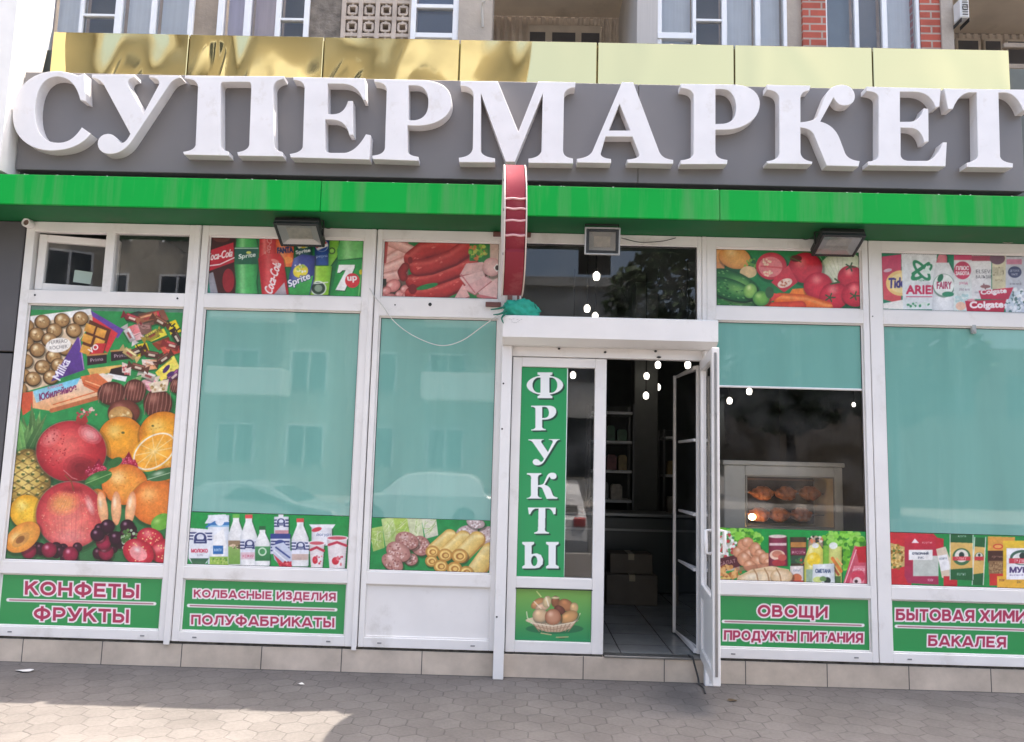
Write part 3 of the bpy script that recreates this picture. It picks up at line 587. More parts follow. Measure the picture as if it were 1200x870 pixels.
def art_drinks():
    A = Art(234, 268, 434, 358, (24, 112, 62))
    A.rect(234, 268, 275, 358, (58, 22, 24)); A.poly([(242, 320), (248, 318), (256, 352), (244, 352)], (150, 150, 160)); A.poly([(236, 322), (242, 320), (246, 352), (236, 352)], (40, 140, 120)); A.ell(266, 328, 7, 14, (150, 28, 40)); A.ell(258, 278, 10, 5, (96, 44, 40))
    A.poly([(240, 294), (272, 283), (273, 306), (240, 318)], (206, 32, 54), (184, 22, 44)); A.text('Coca-Cola', 240, 305, 31, 8.5, (250, 240, 240), rot=-10, shear=.35, bold=.3); A.line([(240, 311), (256, 309), (273, 301)], 1.3, (250, 240, 240))
    A.cyl([(279, 268), (296, 268), (302, 292), (301, 312), (299, 330), (302, 356), (273, 356), (275, 330), (273, 310), (274, 290)], (72, 178, 92), (22, 110, 58), (150, 222, 150)); A.rect(274, 289, 301, 309, (22, 82, 76), (30, 100, 70)); A.line([(274, 290), (301, 290)], 1.2, (180, 210, 190)); A.text('Sprite', 278, 304, 20, 6.5, (226, 236, 230), rot=-8, shear=.2, bold=.25)
    A.ell(290, 295, 3, 1.6, (220, 230, 110))
    A.cyl([(303, 268), (322, 268), (322, 305), (302, 305)], (214, 66, 66), (176, 30, 40), (236, 130, 126)); A.text('Coca-Cola', 314, 300, 26, 6, (240, 190, 186), rot=-80, shear=.3)
    A.cyl([(322, 272), (344, 272), (342, 312), (322, 312)], (240, 122, 66), (210, 76, 36), (250, 170, 120)); A.text('FANTA', 324, 296, 18, 6.5, (30, 40, 96), rot=-4, bold=.5); A.ell(336, 304, 6, 4, (246, 150, 70))
    A.cyl([(346, 272), (364, 272), (364, 300), (346, 300)], (48, 96, 96), (20, 50, 54)); A.ell(354, 284, 7, 6, (232, 210, 60)); A.dots(354, 285, 7, 7, 14, 1.6, [(250, 246, 220), (60, 150, 60)]); A.text('Sprite', 346, 298, 17, 5, (236, 240, 240), rot=-10, bold=.3)
    A.cyl([(367, 270), (385, 270), (384, 310), (368, 310)], (36, 78, 150), (20, 42, 96)); A.ell(376, 287, 7.5, 7, (246, 244, 246)); A.ell(376, 287, 7, 6.6, (206, 36, 56), clip=lambda U, V: (V < 287-(U-376)*.5).astype(float)); A.ell(376, 287, 7, 6.6, (36, 76, 160), clip=lambda U, V: (V > 290.5-(U-376)*.4).astype(float)); A.text('pepsi', 369.5, 302, 13, 4, (190, 206, 236), rot=-4)
    A.cyl([(386, 270), (398, 270), (394, 300), (384, 314), (384, 296)], (128, 196, 62), (70, 146, 44)); A.ell(388, 293, 4, 4, (60, 90, 54)); A.ell(388, 293, 2.6, 2.6, (150, 210, 90))
    A.cyl([(368, 311), (388, 311), (383, 350), (359, 350)], (150, 208, 60), (88, 160, 40), (200, 232, 120)); A.ell(372, 337, 9.4, 8.6, (220, 230, 216)); A.ell(372, 337, 8, 7.3, (44, 66, 52)); A.ell(372, 337, 4.6, 4.2, (128, 150, 128)); A.line([(362, 332), (383, 330)], 1.2, (226, 232, 220)); A.rect(358, 345, 384, 350, (26, 44, 34))
    A.cyl([(343, 302), (353, 297), (368, 299), (367, 326), (360, 350), (334, 350), (338, 320)], (64, 76, 156), (40, 48, 110), (110, 124, 190)); A.poly([(337, 332), (366, 322), (360, 350), (334, 350)], (70, 176, 84), (46, 150, 70)); A.ell(351, 317, 9, 7.5, (238, 222, 70), rot=-20, hi=(252, 246, 170)); A.dots(352, 313, 9, 5, 16, 1.3, [(246, 246, 240), (180, 210, 80)])
    A.text('Sprite', 338, 338, 27, 10, (30, 40, 110), rot=-22, shear=.15, bold=1); A.text('Sprite', 338, 338, 27, 10, (248, 250, 252), rot=-22, shear=.15, bold=.35)
    A.cyl([(301, 302), (308, 297), (326, 296), (331, 303), (337, 344), (333, 349), (306, 349)], (210, 44, 52), (160, 26, 40), (232, 104, 104)); A.text('Coca-Cola', 317, 345, 38, 10, (250, 240, 240), rot=-73, shear=.3, bold=.35); A.poly([(318, 346), (332, 330), (335, 347)], (206, 196, 200), (150, 140, 146)); A.ell(321, 305, 5, 2, (232, 130, 126), rot=20)
    A.cyl([(402, 268), (428, 268), (432, 300), (432, 356), (382, 356), (390, 330), (395, 305), (394, 292)], (44, 158, 74), (18, 108, 52)); A.cyl([(402, 268), (428, 268), (431, 300), (395, 304), (394, 292)], (112, 196, 106), (56, 150, 70), (160, 226, 150))
    A.line([(424, 306), (418, 356)], 1.4, (120, 200, 110)); A.ell(422, 318, 2, 3, (226, 210, 50)); A.line([(395, 304), (432, 302)], 1, (30, 110, 56))
    seven = [(396, 309.5), (415, 309.5), (414.5, 313), (403, 340), (392, 339), (404, 316), (400.5, 316), (397, 319), (394, 319)]
    A.poly([(x+.8, y+1) for x, y in seven], (16, 84, 40)); A.poly(seven, (250, 250, 248)); A.ell(412, 328, 8.6, 8.6, (214, 52, 62), hi=(232, 96, 100)); A.text('up', 406.5, 330.5, 11, 7, (252, 244, 244), rot=-4, bold=.4)
    A.speck(.015); return A

def art_sausages():
    A = Art(440, 272, 592, 356, (34, 122, 62)); R = A.rs
    A.rect(440, 272, 478, 356, (196, 128, 116), (60, 60, 50))
    for p, w_ in (([(446, 296), (462, 286)], 16), ([(452, 306), (475, 292)], 13), ([(456, 282), (480, 292)], 12), ([(450, 316), (474, 306)], 14), ([(452, 324), (470, 320)], 12)): A.line(p, w_, (232, 176, 164), lo=(190, 122, 112), hi=(246, 208, 198))
    A.line([(452, 284), (450, 306)], 4, (176, 70, 66)); A.rect(440, 326, 452, 334, (40, 44, 36))
    for x, y, r in ((460, 334, 9), (452, 340, 6), (468, 344, 6), (456, 350, 8), (474, 338, 6), (478, 346, 8), (446, 348, 6)): A.ell(x, y, r, r*.8, (226, 150, 142), hi=(246, 200, 190), lo=(170, 86, 82), rot=-30)
    for p, w_ in (([(482, 302), (496, 291), (520, 287), (548, 292)], 19), ([(482, 344), (498, 343), (520, 338), (545, 326), (560, 322)], 17), ([(482, 328), (500, 327), (524, 319), (552, 308)], 15), ([(488, 312), (504, 310), (530, 300), (550, 286)], 18)):
        A.line([(x+1, y+1.5) for x, y in p], w_+1.5, (110, 20, 24)); A.line(p, w_, (180, 48, 46), lo=(134, 26, 30), hi=(208, 86, 76)); 
        for k in range(10): t = R.uniform(0, 1); i = int(t*(len(p)-1)); q = np.array(p[i])*(1-t)+np.array(p[min(i+1, len(p)-1)])*t; A.ell(q[0]+R.uniform(-4, 4), q[1]+R.uniform(-4, 3), R.uniform(1, 3), .7, (226, 120, 106), rot=-20, a=.7)
    A.line([(472, 324), (470, 318), (474, 312)], 10, (150, 40, 42), lo=(100, 20, 24)); A.ell(483, 338, 5, 6, (120, 26, 30)); A.ell(480, 304, 3, 4, (120, 28, 30)); A.ell(500, 335, 13, 3, (34, 122, 62), rot=-14)
    A.rect(550, 282, 578, 305, (40, 116, 52)); A.dots(560, 294, 10, 9, 60, 2, [(120, 176, 60), (70, 140, 50), (180, 190, 80), (206, 120, 60)])
    A.rect(574, 272, 592, 356, (206, 178, 160))
    for p, c in (([(546, 308), (566, 306), (566, 318), (538, 322)], (222, 178, 172)), ([(538, 324), (568, 316), (568, 326), (546, 334)], (232, 192, 186)), ([(540, 336), (572, 322), (576, 328), (556, 344)], (226, 176, 172)), ([(560, 342), (582, 325), (590, 350), (566, 352)], (232, 190, 184)), ([(530, 352), (542, 332), (550, 346), (534, 354)], (228, 176, 170))):
        A.poly([(x+.5, y+1.5) for x, y in p], (176, 104, 104)); A.poly(p, c, np.array(c)*.95)
    A.line([(560, 346), (575, 349), (590, 352)], 4, (196, 110, 112)); A.ell(576, 312, 11, 11, (226, 186, 178), lo=(196, 140, 136)); A.poly([(582, 308), (587, 312), (582, 318), (578, 313)], (250, 246, 240)); A.ell(582.5, 313, 2.5, 3, (60, 50, 44)); A.line([(540, 321), (556, 342)], 1.5, (190, 110, 112))
    A.speck(.015); return A

def art_veg():
    A = Art(832, 284, 1018, 368, (36, 124, 66)); R = A.rs
    A.ell(842, 300, 12, 12, (226, 160, 92), hi=(240, 190, 130), lo=(186, 116, 56)); A.rect(832, 306, 850, 322, (206, 140, 90)); A.ell(862, 301, 19, 13, (228, 168, 90), rot=15, hi=(246, 206, 140), lo=(196, 124, 60)); A.dots(882, 310, 8, 8, 30, 1.5, [(90, 150, 60), (130, 176, 70), (40, 96, 40)]); A.ell(878, 318, 10, 7, (220, 190, 140))
    A.ell(989, 318, 28, 24, (222, 226, 200), hi=(240, 244, 226), lo=(176, 190, 150)); 
    for k in range(9): A.line([(989+R.uniform(-3, 3), 338), (989+(k-4)*7, 298)], .8, (196, 208, 170), a=.7)
    A.ell(905, 311, 18, 16, (206, 70, 78), lo=(190, 40, 56)); A.ell(904, 312, 14, 12, (232, 130, 132)); A.dots(900, 306, 7, 4, 12, 1.2, (250, 216, 180)); A.dots(903, 320, 8, 3, 12, 1.2, (250, 216, 180)); A.line([(893, 311), (917, 313)], 2, (216, 88, 92))
    A.ell(945, 313, 20, 18, (208, 54, 66), hi=(236, 120, 120), lo=(164, 26, 46)); A.ell(934, 302, 7, 4, (90, 40, 40)); A.line([(925, 300), (940, 306)], 1.2, (70, 100, 50))
    A.poly([(905, 330), (925, 310), (936, 330), (920, 342)], (214, 70, 80), (196, 44, 60)); A.ell(921, 331, 9, 5, (240, 214, 196), rot=-20); A.dots(921, 331, 7, 3, 12, 1, (200, 120, 90)); A.poly([(930, 338), (952, 336), (950, 346), (926, 344)], (238, 130, 50))
    for x, y, r, s_ in ((998, 324, 15, (998, 312)), (960, 334, 17, None), (979, 346, 17, (974, 348)), (1004, 344, 16, (1003, 346))):
        A.ell(x, y, r, r*.92, (212, 50, 66), hi=(240, 126, 126), lo=(166, 24, 44), ho=(-.1, -.45))
        if s_:
            for k in range(5): a = k*1.256; A.line([s_, (s_[0]+6*math.cos(a), s_[1]+5*math.sin(a))], 1.6, (44, 84, 44))
    A.line([(975, 332), (985, 330), (980, 326)], 2, (60, 90, 46))
    A.line([(915, 350), (945, 352), (970, 360)], 15, (236, 112, 44), lo=(196, 72, 28), hi=(250, 160, 90)); A.line([(898, 360), (940, 358)], 12, (226, 76, 50), lo=(180, 44, 34)); A.poly([(905, 342), (918, 345), (896, 358)], (222, 70, 60))
    for x, y, rx, ry, rt in ((858, 353, 29, 10, 8), (860, 331, 31, 14, 22), (856, 338, 30, 12, 18)):
        A.ell(x+1, y+1.5, rx, ry, (14, 52, 30), rot=rt); A.ell(x, y, rx, ry, (48, 116, 54), rot=rt, hi=(110, 166, 84), lo=(18, 64, 34), ho=(.3, -.2), hw=.8)
        for k in range(46):
            a, b = R.uniform(-.9, .9), R.uniform(-.8, .8); c, s_ = math.cos(math.radians(rt)), math.sin(math.radians(rt)); px, py = x+a*rx*c-b*ry*s_, y+a*rx*s_+b*ry*c
            if a*a+b*b < .8: A.ell(px, py, 1.5, .7, (120, 176, 96) if k % 2 else (24, 76, 40), rot=rt, a=.8)
    A.ell(880, 340, 8, 9, (150, 196, 96), rot=20, hi=(206, 228, 150), lo=(70, 130, 56)); A.ell(893, 349, 10, 9, (116, 176, 76), hi=(170, 212, 120), lo=(50, 110, 50)); A.ell(903, 342, 5, 7, (60, 96, 60)); A.rect(832, 360, 910, 368, (30, 120, 60))
    A.speck(.015); return A

def carton(A, x0, x1, y0, y1, c, edge, band=None, by=None, taper=0):
    A.cyl([(x0+taper, y0), (x1-taper, y0), (x1, y1), (x0, y1)], c, edge)
    if band: A.rect(x0, by[0], x1, by[1], band)
def bottle(A, cx, yt, yb, r, cap, c=(246, 246, 244), e=(206, 210, 212)):
    nk = r*.38; A.cyl([(cx-nk, yt+3), (cx+nk, yt+3), (cx+nk, yt+8), (cx+r, yt+(yb-yt)*.42), (cx+r, yb-2), (cx+r*.9, yb), (cx-r*.9, yb), (cx-r, yb-2), (cx-r, yt+(yb-yt)*.42), (cx-nk, yt+8)], c, e)
    A.rect(cx-nk-.6, yt, cx+nk+.6, yt+4.5, cap)
def blue_bars(A, x0, x1, y, n=3):
    for k in range(n): A.rect(x0, y+k*3.6, x1, y+k*3.6+1.7, (40, 50, 110), sl=.02)
def emblem(A, x, y, r):
    A.ell(x, y, r, r*.9, (236, 238, 244)); A.ell(x, y, r*.86, r*.76, (44, 56, 110)); A.ell(x, y-r*.1, r*.5, r*.45, (226, 230, 240)); A.rect(x-r*.9, y+r*.2, x+r*.9, y+r*.75, (44, 56, 110)); A.line([(x-r*.6, y+r*.48), (x+r*.6, y+r*.48)], .7, (226, 230, 240))
def art_dairy():
    A = Art(208, 598, 416, 674, (26, 148, 70))
    carton(A, 242, 267, 604, 662, (240, 243, 247), (196, 204, 216), (56, 120, 186), (610, 616)); A.rect(241, 616, 267, 618, (150, 196, 226)); A.ell(256, 612, 5, 4.5, (240, 244, 250)); A.poly([(238, 614), (244, 604), (263, 603), (267, 612)], (236, 240, 246)); A.line([(240, 618), (250, 612)], 2, (50, 116, 184))
    A.poly([(249, 628), (260, 620), (264, 640), (258, 656), (246, 656)], (246, 246, 244)); A.rect(248, 640, 260, 650, (36, 106, 176)); A.text('МИЛК', 249.5, 646.5, 9, 3, (230, 240, 250)); A.rect(244, 653, 270, 664, (150, 190, 80)); A.dots(256, 658, 12, 4, 30, 1.2, [(100, 160, 60), (180, 206, 110)])
    A.poly([(219, 619), (247, 621), (246, 640), (241, 660), (236, 663), (224, 662), (219, 655)], (238, 241, 246), (226, 230, 236)); blue_bars(A, 219, 229, 624); blue_bars(A, 238, 247, 624.5); emblem(A, 233, 631, 8.5); A.text('МОЛОКО', 222.5, 648, 19, 4, (206, 70, 96), bold=.3); A.text('3,2%', 229, 652.5, 7, 2.6, (150, 130, 150)); A.poly([(221, 655), (243, 655), (238, 662), (224, 662)], (44, 92, 70), (70, 120, 80))
    bottle(A, 275, 603, 663, 9.5, (110, 186, 80)); A.rect(266, 634, 284, 662, (150, 184, 104), (110, 160, 70)); A.rect(266, 634, 284, 641, (150, 126, 96)); A.dots(275, 640, 7, 3, 12, 1.2, [(226, 200, 170), (90, 80, 60)])
    bottle(A, 290, 603.5, 664.5, 10, (232, 84, 84)); A.rect(280, 633, 300, 648, (226, 230, 240)); blue_bars(A, 280, 286, 635); blue_bars(A, 294, 300, 635); emblem(A, 291, 638, 6.5); A.rect(281, 648, 300, 656, (226, 196, 206)); A.text('КЕФИР', 283, 654, 13, 3.5, (200, 80, 106))
    bottle(A, 306, 617, 664, 8.8, (40, 100, 60)); A.rect(297.5, 641, 315, 658, (70, 150, 90), (44, 120, 70)); A.ell(306, 647, 5, 5, (206, 230, 206)); A.ell(306, 647, 3.4, 3.4, (70, 150, 90))
    carton(A, 320, 337, 606, 628, (240, 242, 248), (206, 210, 220)); blue_bars(A, 320, 326, 609, 3); blue_bars(A, 331, 337, 609, 3); emblem(A, 328, 612, 5.5); A.rect(325, 603, 331, 607, (240, 240, 244)); A.rect(321, 622, 337, 627, (210, 150, 160))
    carton(A, 315.5, 339, 626, 650, (236, 238, 246), (190, 196, 214), (50, 66, 136), (626, 632)); blue_bars(A, 316, 338, 634, 4); A.ell(327, 637, 6, 4, (60, 76, 140))
    A.poly([(317, 640), (331, 636), (345, 652), (342, 664), (330, 667), (320, 656)], (206, 214, 232), (190, 196, 214)); A.poly([(319, 650), (330, 660), (343, 658), (340, 666), (328, 668)], (206, 60, 76)); A.line([(322, 642), (338, 654)], 2, (50, 70, 140)); A.line([(320, 646), (334, 658)], 1.6, (240, 242, 246)); A.dots(333, 662, 8, 3, 14, 1.3, [(226, 110, 116), (170, 30, 50)])
    bottle(A, 350.5, 608, 664.5, 10, (222, 80, 76)); A.rect(340.5, 635, 361, 650, (230, 232, 242)); blue_bars(A, 340.5, 346, 636); blue_bars(A, 355, 361, 636); emblem(A, 351, 640, 6); A.rect(341, 650, 360, 657, (206, 180, 170))
    A.poly([(361, 615), (392, 615), (388, 621), (365, 620)], (244, 244, 246)); carton(A, 364, 388, 619, 640, (238, 238, 242), (204, 204, 210)); A.text('йогурт', 370, 629.5, 17, 4.5, (70, 90, 140)); A.ell(370, 621, 6, 2.5, (206, 60, 76), rot=-15)
    for x, y, r, b in ((370, 637, 9, 666), (394, 631, 12, 667)):
        A.cyl([(x-r, y), (x+r, y), (x+r*.75, b), (x-r*.75, b)], (240, 232, 232), (206, 190, 194)); A.ell(x, y, r+1.5, 3, (240, 236, 238)); A.ell(x, y, r-.5, 2, (206, 90, 104)); A.line([(x-r*.8, y+8), (x, y+5), (x+r*.9, y+9)], 3, (196, 50, 76)); A.ell(x-2, b-9, r*.35, 4.5, (206, 40, 60)); A.dots(x+2, b-10, r*.5, 7, 10, 1.2, [(226, 120, 130), (200, 60, 80)])
    A.speck(.012); return A

def art_rolls():
    A = Art(424, 600, 584, 680, (22, 140, 70)); R = A.rs
    for x, y, rx, ry, rt, c in ((441, 632, 9, 15, -5, (176, 206, 108)), (456, 623, 10, 18, -10, (196, 216, 140)), (470, 618, 10, 14, -5, (180, 210, 96)), (486, 619, 10, 16, -8, (214, 222, 176)), (503, 618, 10, 14, 10, (230, 230, 204))):
        A.poly([(x-rx, y-ry*.8), (x+rx*.7, y-ry), (x+rx, y+ry*.7), (x-rx*.5, y+ry)], c, np.array(c)*.9)
        for k in range(16): A.line([(x+R.uniform(-rx, rx)*.8, y+R.uniform(-ry, ry)*.7), (x+R.uniform(-rx, rx)*.8, y+R.uniform(-ry, ry)*.7)], .7, (236, 240, 206) if k % 2 else (130, 176, 70), a=.6)
    for x, y, rx, ry, rt in ((492, 640, 11, 12, -40), (481, 656, 8, 7, 0), (476, 634, 14, 10, 20), (466, 647, 15, 11, 28), (459, 660, 14, 9, 35)):
        A.ell(x, y+1, rx, ry, (120, 76, 70), rot=rt); A.ell(x, y, rx, ry, (196, 146, 134), rot=rt, hi=(224, 188, 178), lo=(160, 104, 96)); A.dots(x, y, rx*.8, ry*.8, 40, 1, [(226, 196, 188), (150, 92, 86)], rot=rt)
    for x, y, rx, ry, rt in ((570, 628, 13, 10, -30), (547, 624, 13, 8, -10), (557, 613, 11, 6.5, 15)): A.ell(x, y, rx, ry, (206, 186, 184), rot=rt, hi=(232, 220, 218), lo=(164, 136, 136)); A.dots(x, y, rx*.8, ry*.8, 30, 1, [(236, 228, 226), (176, 146, 144)], rot=rt)
    for p, w_ in (([(558, 668), (574, 646)], 20), ([(508, 644), (526, 628)], 15), ([(522, 648), (542, 630)], 16), ([(540, 650), (558, 632)], 18)):
        A.line([(x+1, y+1) for x, y in p], w_+1.5, (176, 126, 60)); A.line(p, w_, (232, 200, 116), lo=(204, 158, 76), hi=(246, 226, 160))
    for x, y, r in ((506, 647, 8), (521, 651, 8.5), (538, 652, 9.5), (505, 658, 7.5), (516, 664, 8.5), (532, 667, 9), (546, 671, 8)):
        A.ell(x, y, r, r*.9, (214, 166, 84), lo=(176, 120, 52)); A.ell(x, y, r*.72, r*.62, (240, 206, 124)); A.ell(x+.5, y+.5, r*.5, r*.42, (176, 116, 50)); A.ell(x+1, y+.6, r*.3, r*.25, (236, 196, 110))
    A.speck(.015); return A

def art_food():
    A = Art(832, 612, 1026, 694, (20, 150, 66)); R = A.rs
    for cx, cy, rx, ry in ((856, 630, 24, 12), (880, 634, 14, 10), (872, 628, 12, 8), (990, 634, 24, 14), (1008, 640, 12, 10), (985, 655, 14, 14)):
        A.dots(cx, cy, rx, ry, 90, 3, [(96, 176, 44), (130, 206, 66), (56, 136, 40), (150, 216, 90)])
    A.poly([(838, 630), (856, 622), (868, 650), (868, 668), (838, 672)], (206, 214, 200), (180, 170, 160)); A.dots(850, 640, 14, 16, 80, 2, [(236, 236, 230), (60, 140, 76), (196, 60, 66), (240, 240, 236), (90, 160, 90)]); A.poly([(840, 656), (866, 650), (870, 664), (842, 671)], (86, 34, 44)); A.text('САЛАТ', 844, 664, 20, 4.5, (210, 170, 170), rot=-12); A.dots(853, 672, 16, 8, 60, 2.4, [(206, 140, 76), (226, 176, 110), (170, 100, 50)]); A.dots(846, 681, 14, 4, 30, 2.2, [(226, 190, 110), (196, 150, 70)])
    for x, y, r in ((872, 640, 8), (866, 648, 7), (880, 652, 9), (877, 636, 7), (886, 644, 8), (892, 650, 7), (873, 656, 9), (888, 660, 9), (898, 655, 8), (903, 660, 7), (880, 664, 8), (898, 668, 8), (908, 668, 6)): A.ell(x, y, r, r*.85, (222, 160, 122), hi=(242, 200, 170), lo=(186, 116, 82), rot=R.uniform(0, 90))
    A.line([(866, 668), (905, 662)], 5, (170, 110, 84), a=.7)
    A.cyl([(902, 629), (923, 629), (924, 664), (902, 664)], (140, 50, 76), (96, 26, 46)); A.ell(912.5, 629, 10.5, 2, (226, 210, 200)); A.rect(903, 637, 923, 640, (226, 196, 196)); A.ell(912, 651, 9, 6, (236, 200, 176)); A.ell(912, 650, 6, 4, (206, 130, 106)); A.ell(914, 660, 8, 4, (170, 50, 60)); A.ell(918, 654, 5, 4, (196, 90, 80))
    A.cyl([(927, 630), (946, 630), (946, 665), (928, 665)], (70, 60, 44), (40, 40, 30)); A.rect(928, 636, 946, 642, (190, 130, 66)); A.rect(928, 643, 946, 651, (120, 40, 66)); A.text('ФАСОЛЬ', 929, 649.5, 16, 3.6, (226, 180, 190)); A.rect(928, 652, 946, 661, (50, 84, 64)); A.dots(940, 658, 6, 4, 12, 1.4, [(196, 70, 60), (70, 120, 70)])
    A.cyl([(927, 664), (943, 664), (943, 686), (928, 686)], (240, 232, 226), (206, 190, 186)); A.ell(935, 678, 6, 5, (206, 110, 70)); A.rect(928, 681, 943, 686, (200, 60, 60)); A.text('соус', 931, 671, 9, 3, (90, 110, 140))
    A.cyl([(949, 632), (958, 628), (966, 632), (966, 642), (948, 642)], (196, 176, 150), (120, 100, 80)); A.dots(957, 633, 9, 4, 26, 1.6, [(226, 130, 90), (50, 60, 50), (236, 226, 210)])
    A.cyl([(950, 640), (960, 636), (967, 646), (966, 684), (944, 684), (944, 656)], (232, 220, 106), (186, 180, 70), (250, 246, 190)); A.ell(955, 656, 8, 8, (240, 206, 50), hi=(252, 236, 140)); A.rect(946, 668, 954, 684, (150, 176, 150)); A.ell(957, 640, 4, 3, (240, 240, 236))
    A.cyl([(966, 640), (974, 640), (974, 672), (966, 672)], (130, 190, 66), (90, 150, 44)); A.cyl([(973, 641), (988, 641), (988, 686), (972, 686)], (216, 220, 130), (170, 180, 80)); A.ell(978, 640, 5, 4, (236, 240, 230)); A.line([(977, 655), (987, 670)], 4, (226, 130, 60)); A.line([(976, 662), (984, 674)], 3, (170, 80, 50)); A.line([(982, 655), (988, 662)], 2, (240, 180, 110)); A.rect(976, 676, 987, 685, (70, 110, 60))
    A.cyl([(954, 662), (979, 661), (980, 686), (953, 686)], (236, 240, 240), (196, 206, 206)); A.text('СМЕТАНА', 957, 672, 18, 4.5, (40, 66, 110), bold=.2); A.ell(960, 680, 6, 3.5, (206, 220, 130)); A.ell(971, 681, 4, 4, (30, 50, 44)); A.ell(966, 679, 4, 3, (110, 150, 90))
    A.poly([(1003, 640), (1020, 644), (1020, 690), (988, 690)], (214, 96, 112), (190, 60, 84)); A.poly([(1004, 642), (1020, 640), (1020, 660), (1008, 660)], (196, 36, 50)); A.poly([(1002, 664), (1016, 664), (1014, 688), (996, 688)], (226, 130, 146)); A.ell(1007, 676, 8, 8, (206, 60, 86)); A.ell(1006, 682, 5, 5, (236, 206, 206)); A.ell(1005, 682, 2, 2, (60, 30, 40)); A.text('колбаса', 1001, 670, 14, 3.5, (246, 220, 220), rot=-3); A.line([(990, 688), (1005, 645)], 1.2, (240, 180, 190))
    A.poly([(862, 686), (866, 676), (882, 668), (905, 664), (926, 668), (929, 688)], (232, 206, 166), (206, 166, 120)); A.ell(890, 678, 26, 9, (238, 216, 180), rot=-8, hi=(248, 234, 208), lo=(206, 168, 122)); A.ell(917, 676, 13, 9, (236, 210, 172), hi=(246, 230, 200), lo=(200, 160, 112))
    for x in (884, 897, 911): A.line([(x, 667), (x+4, 674), (x+6, 684)], 1.6, (176, 132, 90))
    A.speck(.015); return A

